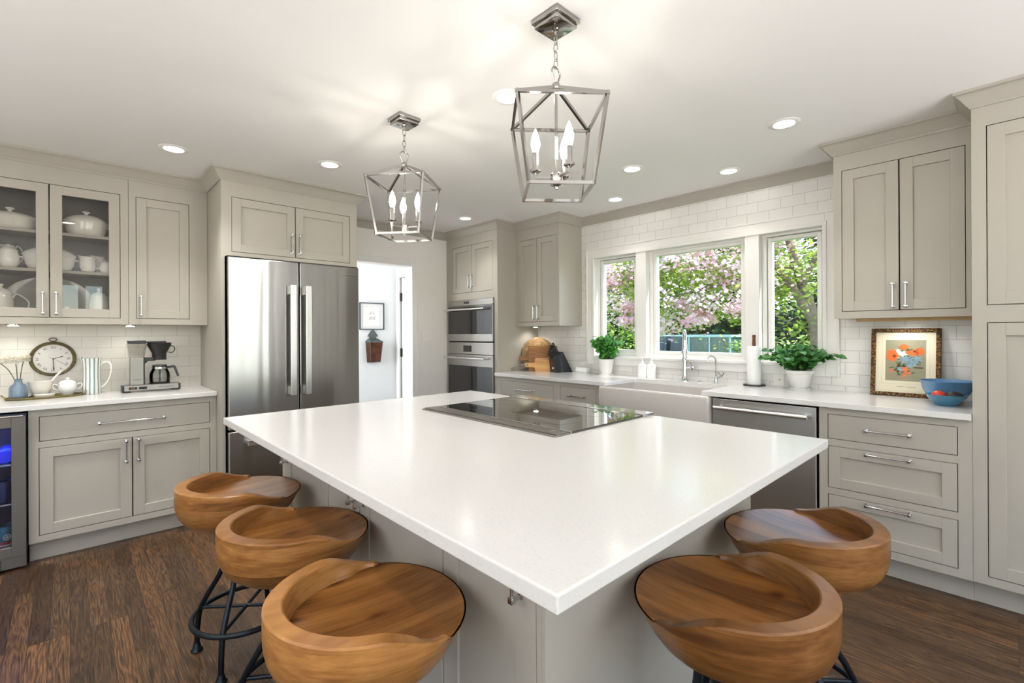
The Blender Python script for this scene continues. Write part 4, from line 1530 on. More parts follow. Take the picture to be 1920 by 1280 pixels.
def make_pendant():
    t = thing('pendant_light', 'x', 'light', (0, 0, CEIL), 0, 'lantern pendants over the island')
    m = MB()
    m.box(-0.063, 0.063, -0.063, 0.063, -0.018, -0.0005, 0.003)
    m.box(-0.055, 0.055, -0.055, 0.055, -0.034, -0.018, 0.003)
    m.lathe([(0, -0.060), (0.006, -0.060), (0.008, -0.045), (0.013, -0.040), (0.013, -0.034), (0, -0.034)], 20)
    m.build('canopy', 'nickel', t, smooth=35)
    m = MB()
    link_chain(m, -0.058, -0.176, 4)
    m.build('chain', 'nickel', t, smooth=50)
    # loop on top of the cage, cage, candle arms: local z measured from the ceiling
    ZA, ZT, ZB, HT, HB = -0.238, -0.335, -0.622, 0.150, 0.1105
    rot = R(45)
    def C(h, k, z):
        a = rot + k * PI / 2 + PI / 4
        return Vector((h * math.sqrt(2) * math.cos(a), h * math.sqrt(2) * math.sin(a), z))
    m = MB()
    m.tube(spline([(0.008, 0, -0.232), (0.017, 0, -0.212), (0.024, 0, -0.192), (0.014, 0, -0.176), (0, 0, -0.172), (-0.014, 0, -0.176), (-0.024, 0, -0.192), (-0.017, 0, -0.212), (-0.008, 0, -0.232)], 5), 0.0035, 8)
    m.lathe([(0, -0.252), (0.014, -0.252), (0.017, -0.246), (0.015, -0.234), (0.008, -0.228), (0, -0.227)], 20)
    m.build('hanging_loop', 'nickel', t, smooth=50)
    m = MB()
    b = 0.0105
    for k in range(4):
        m.bar(C(HT, k, ZT), C(HT, (k + 1) % 4, ZT), b)
        m.bar(C(HB, k, ZB), C(HB, (k + 1) % 4, ZB), b)
        m.bar(C(HT, k, ZT), C(HB, k, ZB), b)
        m.bar(C(HT, k, ZT), Vector((0, 0, ZA - 0.004)), b)
        for p in (C(HT, k, ZT), C(HB, k, ZB)):
            m.box(p.x - b * .55, p.x + b * .55, p.y - b * .55, p.y + b * .55, p.z - b * .55, p.z + b * .55)
    m.build('cage', 'nickel', t)
    m = MB()
    m.tube([(0, 0, -0.25), (0, 0, -0.560)], 0.0055, 10)
    m.lathe([(0, -0.612), (0.006, -0.612), (0.008, -0.604), (0.020, -0.598), (0.022, -0.592), (0.022, -0.560), (0.018, -0.556), (0, -0.555)], 24)
    m.build('stem', 'nickel', t, smooth=40)
    for k in range(3):
        a = R(199 + 120 * k)
        x, y = 0.075 * math.cos(a), 0.075 * math.sin(a)
        m = MB()
        m.bar((0.018 * math.cos(a), 0.018 * math.sin(a), -0.583), (x, y, -0.583), 0.006)
        m.bar((x, y, -0.586), (x, y, -0.566), 0.006)
        m.lathe([(0, -0.566), (0.012, -0.566), (0.021, -0.560), (0.021, -0.555), (0.012, -0.552), (0, -0.552)], 20, (x, y, 0))
        m.lathe([(0, -0.552), (0.0105, -0.552), (0.0105, -0.493), (0, -0.493)], 20, (x, y, 0))
        ar = m.build('candle_arm', 'nickel', t, smooth=40)
        MB().lathe([(0, 0.0), (0.0085, 0.0), (0.0125, 0.012), (0.0165, 0.028), (0.0160, 0.040), (0.0115, 0.060), (0.0055, 0.076), (0.0012, 0.086), (0, 0.087)], 20,
                   (x, y, -0.493)).build('bulb', 'bulb_glow', ar, smooth=60)
    return t
pend = make_pendant()
pend.location = (1.288, 1.136, CEIL)
pend['label'] = 'lantern pendant light hanging nearest the camera'
p2 = dup(pend, (1.294, 2.204, CEIL), 0.0, 'lantern pendant light hanging nearer the refrigerator')
# the two cages hang turned differently; the canopies stay square to the room
for p, a, b in ((pend, 5.0, -61.0), (p2, -6.0, -14.0)):
    for ch in p.children:
        if ch.name.startswith('candle_arm'):
            ch.rotation_euler = (0, 0, R(b))
            ch.location = (0, 0, 0.012)
        elif not ch.name.startswith('canopy'):
            ch.rotation_euler = (0, 0, R(a))

def make_can():
    t = thing('recessed_light', 'x', 'light', (0, 0, CEIL), 0, 'recessed ceiling lights')
    m = MB()
    m.lathe([(0.050, -0.002), (0.053, -0.006), (0.074, -0.004), (0.078, -0.001), (0.078, -0.0002), (0.050, -0.0002)], 40, cap0=False, cap1=False)
    m.build('trim_ring', 'light_trim', t, smooth=40)
    MB().lathe([(0, -0.0030), (0.0505, -0.0030), (0.0505, -0.0004), (0, -0.0004)], 32).build('lens', 'can_glow', t, smooth=40)
    return t
cl = make_can()
CANS = [(0.47, 3.50, 52, 'recessed ceiling light above the single door upper cabinet'), (1.275, 3.13, 46, 'recessed ceiling light in front of the refrigerator'),
        (1.540, 1.665, 22, 'recessed ceiling light seen beside the nearer pendant cage'), (2.840, 0.862, 24, 'recessed ceiling light nearest the right upper cabinet'),
        (2.845, 1.815, 22, 'recessed ceiling light in front of the faucet, larger looking of the pair there'), (3.390, 1.382, 14, 'recessed ceiling light close to the window wall near the right sash'),
        (3.390, 2.328, 14, 'recessed ceiling light close to the window wall near the left sash'), (-0.42, 3.50, 52, 'added unseen recessed light above the glass door cabinet, past the left edge of the view'),  # last one is out of view, added to brighten the left cabinets
        (0.00, 1.75, 26, 'added unseen recessed light between the camera and the left counter, above the view'),  # also out of view, added for more light on the left side
        (2.850, 3.705, 26, 'recessed ceiling light in front of the ovens')]
for i, (x, y, pw, lab) in enumerate(CANS):
    if i == 0:
        cl.location = (x, y, CEIL)
        cl['label'] = lab
    else:
        dup(cl, (x, y, CEIL), 0, lab)
    add_light('can_beam', 'SPOT', (x, y, CEIL - 0.02), pw, (1.0, 0.96, 0.91), (0, 0, -1), spot_size=R(105), spot_blend=1.0, shadow_soft_size=0.05)

# ------------------------------------------------------------------ on the left counter
ZC = 0.9142
# wall clock
t = thing('wall_clock', 'round bronze framed clock with roman numerals on the tiled wall', 'clock', (-0.076, YL - 0.001, 1.154))
m = MB()
m.lathe([(0, 0), (0.113, 0), (0.115, 0.006), (0.113, 0.014), (0.108, 0.018), (0.1045, 0.017), (0.102, 0.021), (0.098, 0.020), (0.094, 0.012), (0, 0.012)], 64)
m.xf(Matrix.Rotation(R(90), 4, 'X'))
m.build('case', 'bronze', t, smooth=50)
m = MB()
m.lathe([(0, 0.0122), (0.0945, 0.0122), (0.0945, 0.0128), (0, 0.0128)], 64)
m.xf(Matrix.Rotation(R(90), 4, 'X'))
fc = m.build('dial', 'clock_face', t, smooth=50)
for k, nm in enumerate(('XII', 'I', 'II', 'III', 'IIII', 'V', 'VI', 'VII', 'VIII', 'IX', 'X', 'XI')):
    a = R(90 - 30 * k)
    M4 = Matrix.Translation((0.074 * math.cos(a), -0.0130, 0.074 * math.sin(a))) @ Matrix.Rotation(-(R(-30 * k)) * 1, 4, 'Y') @ FACE
    text_mesh('numeral', nm, 0.021, 'ink', fc, M4, 0.0002)
m = MB()
for k in range(60):
    a = R(6 * k)
    r0 = 0.086 if k % 5 else 0.084
    m.bar((r0 * math.cos(a), -0.0131, r0 * math.sin(a)), (0.0905 * math.cos(a), -0.0131, 0.0905 * math.sin(a)), 0.0012, 0.0004)
m.build('minute_track', 'ink', fc)
def hand(name, deg, back, ln, w, y):
    a = R(90 - deg)
    d = Vector((math.cos(a), math.sin(a)))
    n = Vector((-d.y, d.x))
    P = [d * -back + n * w * .5, d * (ln * .72) + n * w * .6, d * (ln * .78) + n * w * 1.3, d * ln, d * (ln * .78) - n * w * 1.3, d * (ln * .72) - n * w * .6, d * -back - n * w * .5]
    m = MB()
    m.prism([(p.x, p.y) for p in P], y, y - 0.0008, 'y')
    m.build(name, 'ink', t)
hand('hour_hand', 72, 0.004, 0.054, 0.003, -0.0145)
hand('minute_hand', 178, 0.004, 0.078, 0.003, -0.0158)
hand('second_hand', 124, 0.026, 0.068, 0.0009, -0.0170)
m = MB()
m.tube([(0.018 * math.cos(2 * PI * i / 24), -0.010, 0.128 + 0.011 * math.sin(2 * PI * i / 24)) for i in range(24)], 0.003, 8, closed=True)
m.box(-0.006, 0.006, -0.016, -0.004, 0.110, 0.120, 0.002)
m.build('hanging_ring', 'bronze', t, smooth=50)

# gold tray
t = thing('serving_tray', 'oval gold tray holding the vase and white dishes', 'tray', (-0.108, 4.232, ZC), R(6))
m = MB()
m.lathe([(0, 0.0), (0.95, 0.0), (1.0, 0.010), (1.0, 0.014), (0.97, 0.014), (0.93, 0.004), (0, 0.004)], 56, sx=0.185, sy=0.098)
m.build('plate', 'tray_gold', t, smooth=40)
for s in (-1, 1):
    m = MB()
    m.tube(spline([(s * 0.176, -0.030, 0.012), (s * 0.190, -0.024, 0.026), (s * 0.194, 0, 0.032), (s * 0.190, 0.024, 0.026), (s * 0.176, 0.030, 0.012)], 6), 0.0036, 8)
    m.build('tray_handle', 'tray_gold', t, smooth=50)
ZT = ZC + 0.0045
t = thing('bud_vase', 'small blue grey ceramic vase on the gold tray', 'vase', (-0.228, 4.215, ZT))
m = MB()
m.lathe([(0, 0), (0.036, 0), (0.0405, 0.004), (0.042, 0.02), (0.042, 0.062), (0.039, 0.076), (0.030, 0.088), (0.021, 0.096), (0.018, 0.106), (0.018, 0.114),
         (0.021, 0.122), (0.019, 0.1225), (0.014, 0.114), (0.014, 0.10), (0, 0.098)], 40)
m.build('body', 'vase_blue', t, smooth=50)
def flower(x, y, z, bx, label, r):
    """pompom bloom on a bare stem; x, y, z is the bloom centre"""
    t = thing('pompom_flower', label, 'flower', (bx, 4.215, ZT + 0.10), 0, 'cream flowers in the vase')
    c = Vector((x - bx, y - 4.215, z - (ZT + 0.10)))
    m = MB()
    m.tube(spline([(0, 0, 0), c * 0.5 + Vector((0, 0, 0.01)), c - Vector((0, 0, r * 0.5))], 5), 0.0022, 8)
    m.build('stem', 'stem_green', t, smooth=50)
    m = MB()
    rnd = random.Random(int(x * 1e4))
    m.ball(c, r * 0.62, r * 0.62, r * 0.5, 14, 8)
    for i in range(170):
        u, v = rnd.random() * 2 * PI, rnd.uniform(-0.75, 1.0)
        q = math.sqrt(max(0, 1 - v * v))
        d = Vector((q * math.cos(u), q * math.sin(u), v * 0.8)).normalized()
        s = d.cross(Vector((0.3, 0.2, 1))).normalized() * r * 0.13
        a, b = c + d * r * 0.5, c + d * r * rnd.uniform(0.9, 1.06)
        k = (a + b) / 2 + d.cross(s).normalized() * r * 0.06
        vs = [m.bm.verts.new(p) for p in (a - s * .4, k - s, b - s * .4, b + s * .4, k + s, a + s * .4)]
        m.bm.faces.new(vs)
    m.build('bloom', 'petal_cream', t)
flower(-0.238, 4.200, 1.162, -0.231, 'cream pompom flower in front in the blue vase', 0.036)
flower(-0.206, 4.245, 1.168, -0.222, 'cream pompom flower behind, right of the others in the vase', 0.035)
flower(-0.302, 4.215, 1.158, -0.236, 'cream pompom flower leaning left out of the blue vase', 0.036)

# white dishes on the tray
t = thing('sauce_boat', 'white rectangular footed dish behind the blue vase', 'dish', (-0.132, 4.282, ZT))
m = MB()
rings = []
for (hx, hy, z) in ((0.034, 0.024, 0.0), (0.034, 0.024, 0.006), (0.040, 0.028, 0.012), (0.050, 0.034, 0.052), (0.057, 0.038, 0.092), (0.059, 0.040, 0.098), (0.055, 0.036, 0.098), (0.046, 0.030, 0.055), (0.034, 0.022, 0.022)):
    rings.append(m.ring([(hx * abs(math.cos(a)) ** 0.6 * (1 if math.cos(a) > 0 else -1), hy * abs(math.sin(a)) ** 0.6 * (1 if math.sin(a) > 0 else -1), z) for a in [2 * PI * i / 40 for i in range(40)]]))
m.skin(rings)
m.build('bowl', 'ceramic', t, smooth=50)
t = thing('ladle', 'white ladle handle sticking up from the rectangular dish', 'ladle', (-0.11, 4.282, ZT + 0.03))
m = MB()
m.tube(spline([(0.0, 0, 0.0), (0.02, 0, 0.05), (0.045, 0.0, 0.09), (0.078, 0.0, 0.132)], 5), [0.006] * 15 + [0.0075], 10)
m.build('handle', 'ceramic', t, smooth=50)
m = MB()
m.lathe([(0, -0.007), (0.012, -0.006), (0.018, 0.004), (0.016, 0.004), (0.010, -0.002), (0, -0.003)], 20)
m.build('scoop', 'ceramic', t, smooth=50)
t = thing('sugar_bowl', 'white lidded sugar bowl with loop handles on the gold tray', 'bowl', (-0.006, 4.262, ZT))
m = MB()
m.lathe([(0, 0), (0.026, 0), (0.028, 0.006), (0.040, 0.024), (0.046, 0.044), (0.045, 0.066), (0.043, 0.074), (0, 0.074)], 36)
m.build('body', 'ceramic_white', t, smooth=50)
m = MB()
m.lathe([(0, 0.074), (0.045, 0.074), (0.045, 0.078), (0.036, 0.090), (0.020, 0.098), (0.010, 0.100), (0.008, 0.104), (0.012, 0.108), (0.008, 0.113), (0, 0.114)], 36)
m.build('lid', 'ceramic_white', t, smooth=50)
for s in (-1, 1):
    m = MB()
    m.tube(spline([(s * 0.044, 0, 0.064), (s * 0.060, 0, 0.074), (s * 0.070, 0, 0.066), (s * 0.064, 0, 0.044), (s * 0.044, 0, 0.034)], 5), 0.0035, 8)
    m.build('loop_handle', 'ceramic_white', t, smooth=50)
t = thing('butter_boat', 'small low white oval dish at the front of the gold tray', 'dish', (-0.112, 4.178, ZT))
m = MB()
m.lathe([(0, 0), (0.7, 0.0), (0.92, 0.010), (1.0, 0.022), (0.96, 0.022), (0.85, 0.010), (0, 0.006)], 36, sx=0.050, sy=0.026)
m.build('bowl', 'ceramic', t, smooth=50)
t = thing('side_plate', 'round white plate standing on edge behind the blue vase', 'plate', (-0.20, 4.300, ZT))
m = MB()
m.lathe([(0, 0), (0.032, 0), (0.048, 0.007), (0.048, 0.009), (0.032, 0.003), (0, 0.003)], 40)
m.xf(Matrix.Translation((0, 0.004, 0.0475)) @ Matrix.Rotation(R(78), 4, 'X'))
m.build('plate', 'ceramic_white', t, smooth=50)

# striped pitcher
t = thing('striped_pitcher', 'white pitcher with blue grey vertical stripes and large handle', 'pitcher', (0.113, 4.270, ZC), R(-12))
m = MB()
n = 48
rings = []
for (r, z, lip) in ((0.0, 0, 0), (0.047, 0, 0), (0.050, 0.004, 0), (0.0485, 0.06, 0), (0.046, 0.12, 0), (0.0465, 0.18, 0.1), (0.0485, 0.22, 0.5), (0.050, 0.242, 1.0), (0.0475, 0.2425, 1.0), (0.0455, 0.22, 0.5), (0.043, 0.12, 0), (0.045, 0.01, 0), (0, 0.008, 0)):
    if r == 0:
        v = m.bm.verts.new((0, 0, z))
        rings.append([v] * n)
    else:
        pts = []
        for i in range(n):
            a = 2 * PI * i / n
            f = max(0, -math.cos(a)) ** 6 * lip
            pts.append(((r + 0.014 * f) * math.cos(a), (r + 0.014 * f) * math.sin(a), z + 0.006 * f))
        rings.append(m.ring(pts))
m.skin(rings, True, False, False)
m.build('body', 'pitcher_stripes', t, smooth=50)
m = MB()
m.tube(spline([(0.044, 0, 0.185), (0.058, 0, 0.206), (0.080, 0, 0.212), (0.098, 0, 0.195), (0.102, 0, 0.150), (0.090, 0, 0.095), (0.066, 0, 0.056), (0.046, 0, 0.042)], 6), 0.0058, 10)
m.build('handle', 'ceramic', t, smooth=60)

# coffee maker
t = thing('coffee_maker', 'silver drip coffee maker with black filter cone', 'coffee maker', (0.262, 4.150, ZC))
m = MB()
m.box(0.012, 0.318, 0.0, 0.115, 0.010, 0.048, 0.003)
bs = m.build('base', 'brushed_case', t)
for a, b in ((0.0, 0.0118), (0.3182, 0.330)):
    MB().box(a, b, 0.002, 0.113, 0.004, 0.046, 0.003).build('end_cap', 'black_plastic', bs)
for x, c in ((0.036, 'x'), (0.090, 'y')):
    m = MB()
    m.box(x, x + 0.046, -0.003, 0.0, 0.019, 0.037, 0.002)
    sw = m.build('switch', 'black_plastic', bs)
    MB().box(x + 0.012, x + 0.034, -0.005, -0.003, 0.022, 0.034, 0.001).build('rocker', 'walnut' if c == 'x' else 'black_matte', sw)
text_mesh('base_text', 'MOCCAMASTER', 0.0115, 'ink', bs, Matrix.Translation((0.245, -0.0004, 0.028)) @ FACE, 0.0003)
for a, b in ((0.006, 0.05), (0.28, 0.324)):
    MB().box(a, b, 0.01, 0.10, 0.0, 0.0095, 0.002).build('foot', 'black_plastic', bs)
m = MB()
m.box(0.046, 0.120, 0.012, 0.105, 0.048, 0.240, 0.004)
tw = m.build('tower', 'brushed_case', t)
text_mesh('tower_text', 'OXO', 0.012, 'ink', tw, Matrix.Translation((0.083, 0.0115, 0.085)) @ Matrix.Scale(1.6, 4, (1, 0, 0)) @ FACE, 0.0003)
MB().box(0.120, 0.128, 0.03, 0.085, 0.048, 0.24, 0.002).build('spine', 'black_plastic', tw)
m = MB()
rings = []
for (x0_, x1_, y0_, y1_, z) in ((0.042, 0.122, 0.012, 0.105, 0.241), (0.040, 0.126, 0.010, 0.107, 0.250), (0.030, 0.138, 0.002, 0.114, 0.334), (0.034, 0.134, 0.006, 0.110, 0.334), (0.044, 0.120, 0.014, 0.103, 0.252)):
    rings.append(m.ring([(x0_, y0_, z), (x1_, y0_, z), (x1_, y1_, z), (x0_, y1_, z)]))
m.skin(rings)
tk = m.build('water_tank', 'smoked_tank', t)
m = MB()
for k in range(5):
    m.box(0.078, 0.090, 0.0035 + 0.0012 * k, 0.0045 + 0.0012 * k, 0.315 - k * 0.013, 0.3165 - k * 0.013)
m.build('level_marks', 'ink_grey', tk)
MB().box(0.034, 0.134, 0.002, 0.114, 0.3345, 0.357, 0.004).build('tank_lid', 'black_plastic', t)
m = MB()
m.box(0.132, 0.252, 0.045, 0.075, 0.340, 0.350, 0.003)
m.build('spray_arm', 'black_plastic', t)
m = MB()
m.box(0.128, 0.190, 0.040, 0.080, 0.212, 0.236, 0.003)
m.prism([(0.128, 0.214), (0.150, 0.214), (0.128, 0.190)], 0.045, 0.075, 'y')
m.build('basket_arm', 'black_plastic', t)
m = MB()
m.lathe([(0, 0.218), (0.044, 0.218), (0.045, 0.224), (0.0415, 0.226), (0.0415, 0.262), (0.070, 0.322), (0.072, 0.334), (0.069, 0.335), (0.060, 0.315), (0.036, 0.262), (0, 0.25)], 36, (0.212, 0.060, 0))
bk = m.build('filter_basket', 'black_plastic', t, smooth=40)
m = MB()
m.lathe([(0.0, 0.336), (0.072, 0.336), (0.072, 0.340), (0.0, 0.341)], 36, (0.212, 0.060, 0))
m.build('basket_lid', 'black_plastic', bk, smooth=40)
m = MB()
m.tube(spline([(0.276, 0.055, 0.318), (0.296, 0.050, 0.310), (0.302, 0.050, 0.288), (0.286, 0.052, 0.268), (0.262, 0.055, 0.272)], 5), 0.003, 8)
m.build('basket_handle', 'black_plastic', bk, smooth=50)
m = MB()
m.lathe([(0, 0.048), (0.062, 0.048), (0.062, 0.054), (0, 0.055)], 36, (0.214, 0.060, 0))
m.build('warming_plate', 'black_plastic', t, smooth=40)

t = thing('glass_carafe', 'glass coffee carafe with black handle on the coffee maker', 'carafe', (0.476, 4.210, ZC + 0.0555))
m = MB()
m.lathe([(0, 0.0), (0.056, 0.0), (0.0595, 0.004), (0.0605, 0.045), (0.058, 0.070), (0.048, 0.092), (0.041, 0.104), (0.043, 0.116), (0.0415, 0.116), (0.0385, 0.104), (0.046, 0.090), (0.0565, 0.068), (0.058, 0.045), (0.057, 0.006), (0, 0.003)], 40)
m.build('glass_body', 'carafe_glass', t, smooth=50)
m = MB()
m.lathe([(0.0435, 0.098), (0.046, 0.098), (0.046, 0.112), (0.0435, 0.112)], 36, cap0=False, cap1=False)
m.build('collar', 'chrome', t, smooth=40)
m = MB()
m.lathe([(0, 0.1165), (0.043, 0.1165), (0.045, 0.120), (0.042, 0.125), (0.012, 0.128), (0, 0.129)], 36)
m.build('lid', 'black_plastic', t, smooth=40)
MB().lathe([(0, 0.006), (0.006, 0.006), (0.006, 0.1155), (0, 0.1155)], 14).build('mixing_tube', 'black_plastic', t, smooth=40)
m = MB()
m.bar((0.044, -0.004, 0.106), (0.088, -0.008, 0.112), 0.014, 0.016)
m.bar((0.084, -0.008, 0.114), (0.108, -0.010, 0.040), 0.013, 0.014)
m.build('handle', 'black_plastic', t)

# ------------------------------------------------------------------ china in the glass door cabinet
Y0 = 4.24
SH1, SH2, BT = 1.725, 1.965, 1.397
def dish_oval(label, x, z, r, h, kn, cat='dish', name='covered_dish', ry=0.62, y=Y0):
    t = thing(name, label, cat, (x, y, z + 0.0005), 0, 'white china in the cabinet')
    m = MB()
    m.lathe([(0, 0), (0.72 * r, 0), (0.80 * r, 0.05 * h), (0.93 * r, 0.4 * h), (0.99 * r, 0.85 * h), (1.02 * r, h), (0, h)], 48, sy=ry)
    m.build('body', 'ceramic', t, smooth=50)
    m = MB()
    lh = h * 0.62
    m.lathe([(0, h), (1.05 * r, h), (1.05 * r, h + 0.004), (0.92 * r, h + lh * 0.45), (0.6 * r, h + lh * 0.85), (0.22 * r, h + lh), (0, h + lh)], 48, sy=ry)
    ld = m.build('lid', 'ceramic', t, smooth=50)
    m = MB()
    m.lathe([(0, h + lh - 0.002), (0.010, h + lh - 0.002), (0.009, h + lh + kn * .4), (0.022, h + lh + kn * .7), (0.020, h + lh + kn), (0, h + lh + kn)], 20, sy=0.7)
    m.build('knob', 'ceramic', ld, smooth=50)
    for s in (-1, 1):
        m = MB()
        m.tube(spline([(s * r * 0.96, -0.018, h * 0.78), (s * (r + 0.016), -0.012, h * 0.8), (s * (r + 0.016), 0.012, h * 0.8), (s * r * 0.96, 0.018, h * 0.78)], 5), 0.004, 8)
        m.build('side_handle', 'ceramic', t, smooth=50)
    return t
dish_oval('white covered oval dish on the top shelf behind the right glass door', 0.088, SH2, 0.112, 0.088, 0.022)
dish_oval('white covered oval dish on the top shelf behind the left glass door', -0.262, SH2, 0.128, 0.066, 0.026)
dish_oval('white covered dish on the middle shelf behind the door stiles', -0.085, SH1, 0.122, 0.092, 0.018)

def pot(label, x, z, r, h, name, cat, y=Y0, handle=None, lid=True, spout=0.0, finial=None):
    t = thing(name, label, cat, (x, y, z + 0.0005), 0, 'white china in the cabinet')
    m = MB()
    n = 40
    rings = []
    for (rr, zz, lp) in ((0.0, 0, 0), (0.70, 0, 0), (0.74, 0.04, 0), (0.96, 0.28, 0), (1.0, 0.5, 0), (0.94, 0.78, 0), (0.84, 0.94, 0.6), (0.86, 1.0, 1.0), (0.80, 1.0, 1.0), (0.78, 0.9, 0.5), (0.9, 0.5, 0), (0, 0.06, 0)):
        if rr == 0:
            v = m.bm.verts.new((0, 0, zz * h))
            rings.append([v] * n)
        else:
            pts = []
            for i in range(n):
                a = 2 * PI * i / n
                f = max(0, -math.cos(a)) ** 5 * lp * spout
                pts.append(((rr * r + f) * math.cos(a), (rr * r + f * .6) * math.sin(a), zz * h + f * 0.5))
            rings.append(m.ring(pts))
    m.skin(rings, True, False, False)
    m.build('body', 'ceramic', t, smooth=50)
    if lid:
        m = MB()
        m.lathe([(0, h), (0.88 * r, h), (0.88 * r, h + 0.004), (0.6 * r, h + 0.16 * h), (0.25 * r, h + 0.22 * h), (0.14 * r, h + 0.23 * h), (0.12 * r, h + 0.28 * h), (0.22 * r, h + 0.33 * h), (0.16 * r, h + 0.38 * h), (0, h + 0.39 * h)], 32)
        m.build('lid', 'ceramic', t, smooth=50)
    if handle:
        m = MB()
        m.tube(spline([(r * 0.84, 0, h * 0.86), (r * 1.2, 0, h * 0.98 + handle * .1), (r + handle, 0, h * 0.72), (r + handle * .7, 0, h * 0.36), (r * 0.94, 0, h * 0.26)], 6), 0.0045, 8)
        m.build('handle', 'ceramic', t, smooth=50)
    return t
pot('white mug shaped creamer on the middle shelf behind the right glass door', 0.094, SH1, 0.042, 0.102, 'creamer', 'creamer', y=4.215, handle=0.034, lid=False, spout=0.016)
pot('small white milk pitcher at the back of the middle shelf', 0.155, SH1, 0.038, 0.122, 'milk_pitcher', 'pitcher', y=4.325, handle=None, lid=False, spout=0.022)
pot('small white sugar pot at the right end of the middle shelf', 0.182, SH1, 0.031, 0.066, 'sugar_pot', 'sugar pot', y=4.215)
pot('round white lidded sugar pot on the middle shelf at the left', -0.268, SH1, 0.050, 0.104, 'sugar_pot', 'sugar pot', y=4.225)
pot('white squarish creamer behind the round sugar pot at the left', -0.275, SH1, 0.036, 0.15, 'creamer', 'creamer', y=4.325, handle=0.03, lid=False, spout=0.015)
pot('white biscuit jar with lid on the cabinet floor, right side', 0.150, BT, 0.056, 0.165, 'biscuit_jar', 'jar', y=4.24)
pot('tall white teapot with curling handle on the cabinet floor, left', -0.300, BT, 0.058, 0.165, 'teapot', 'teapot', y=4.22, handle=0.062, lid=True, spout=0.03)
t = thing('platter', 'large white oval platter leaning at the back of the cabinet floor', 'platter', (-0.09, 4.33, BT + 0.001), 0, 'white china in the cabinet')
m = MB()
m.lathe([(0, 0.0), (0.135, 0.0), (0.150, 0.008), (0.205, 0.018), (0.207, 0.021), (0.150, 0.012), (0.135, 0.005), (0, 0.005)], 64, sy=0.70)
m.xf(Matrix.Translation((0, 0.0, 0.1445)) @ Matrix.Rotation(R(82), 4, 'X'))
m.build('plate', 'ceramic_shaded', t, smooth=50)
t = thing('duck_dish', 'white bird shaped dish lying low at the front of the cabinet', 'dish', (0.045, 4.19, BT + 0.0005), 0, 'white china in the cabinet')
m = MB()
m.ball((0.03, 0, 0.028), 0.046, 0.028, 0.026)
m.tube(spline([(-0.005, 0, 0.036), (-0.028, 0, 0.030), (-0.040, 0, 0.048), (-0.048, 0, 0.074), (-0.056, 0, 0.086)], 6), [0.018, 0.017, 0.016, 0.015, 0.014, 0.013, 0.012, 0.012, 0.011, 0.011, 0.011, 0.011, 0.011, 0.012, 0.013, 0.014, 0.015, 0.016, 0.016, 0.016, 0.016, 0.016, 0.016, 0.015, 0.010], 12)
m.ball((-0.056, 0, 0.088), 0.017, 0.014, 0.013)
m.build('body', 'ceramic', t, smooth=60)
m = MB()
m.prism([(-0.068, 0.090), (-0.095, 0.084), (-0.068, 0.080)], -0.008, 0.008, 'y')
m.build('beak', 'ceramic', t)

# ------------------------------------------------------------------ on the window wall counter
# cutting boards in the corner by the oven tower
t = thing('round_cutting_board', 'large round striped wood board leaning in the corner', 'cutting board', (3.585, 3.425, ZC), R(-43))
m = MB()
m.lathe([(0, 0), (0.172, 0), (0.175, 0.003), (0.175, 0.017), (0.172, 0.020), (0, 0.020)], 64)
m.xf(Matrix.Translation((0, 0.03, 0.172)) @ Matrix.Rotation(R(80), 4, 'X'))
m.build('board', 'board_acacia', t, smooth=40)
t = thing('cutting_board', 'brown rectangular board with stub handle before the round board', 'cutting board', (3.560, 3.335, ZC), R(-43))
m = MB()
m.box(-0.15, 0.15, 0, 0.02, 0, 0.265, 0.004)
m.box(-0.245, -0.145, 0.001, 0.019, 0.110, 0.155, 0.008, 3)
m.xf(Matrix.Rotation(R(-9), 4, 'X'))
m.build('board', 'board_maple', t, smooth=40)
t = thing('paddle_board', 'small light paddle board with holed handle beside the knife block', 'cutting board', (3.500, 3.290, ZC), R(-43))
m = MB()
P = []
def arc(cx, cz, r, a0, a1, k=8):
    return [(cx + r * math.cos(R(a0 + (a1 - a0) * i / k)), cz + r * math.sin(R(a0 + (a1 - a0) * i / k))) for i in range(k + 1)]
P += arc(0.105, 0.018, 0.018, -90, 0) + arc(0.105, 0.122, 0.018, 0, 90) + arc(-0.055, 0.122, 0.018, 90, 180) + [(-0.076, 0.097), (-0.09, 0.094)]
P += arc(-0.150, 0.072, 0.022, 90, 270) + [(-0.09, 0.048), (-0.076, 0.044)] + arc(-0.055, 0.018, 0.018, 180, 270)
m.prism(P, 0, 0.014, 'y')
m.xf(Matrix.Rotation(R(-9), 4, 'X'))
m.build('board', 'board_bamboo', t, smooth=30)
m = MB()
m.lathe([(0, 0), (0.007, 0), (0.007, 0.0006), (0, 0.0006)], 16)
m.xf(Matrix.Rotation(R(-9), 4, 'X') @ Matrix.Translation((-0.150, -0.0001, 0.072)) @ Matrix.Rotation(R(90), 4, 'X'))
m.build('handle_hole', 'black_matte', t)
t = thing('serving_board', 'grey weathered board lying low with its handle end forward', 'cutting board', (3.425, 3.470, ZC), R(-43))
m = MB()
m.box(-0.03, 0.16, 0, 0.012, 0, 0.05, 0.004)
m.box(-0.125, -0.03, 0.001, 0.011, 0.012, 0.034, 0.004)
m.xf(Matrix.Rotation(R(-12), 4, 'X') @ Matrix.Rotation(R(-14), 4, 'Y') @ Matrix.Translation((0.0, 0, 0.033)))
m.build('board', 'board_grey', t)

# knife block
t = thing('knife_block', 'slanted black knife block full of black handled knives', 'knife block', (3.597, 3.151, ZC), R(-16.5))
m = MB()
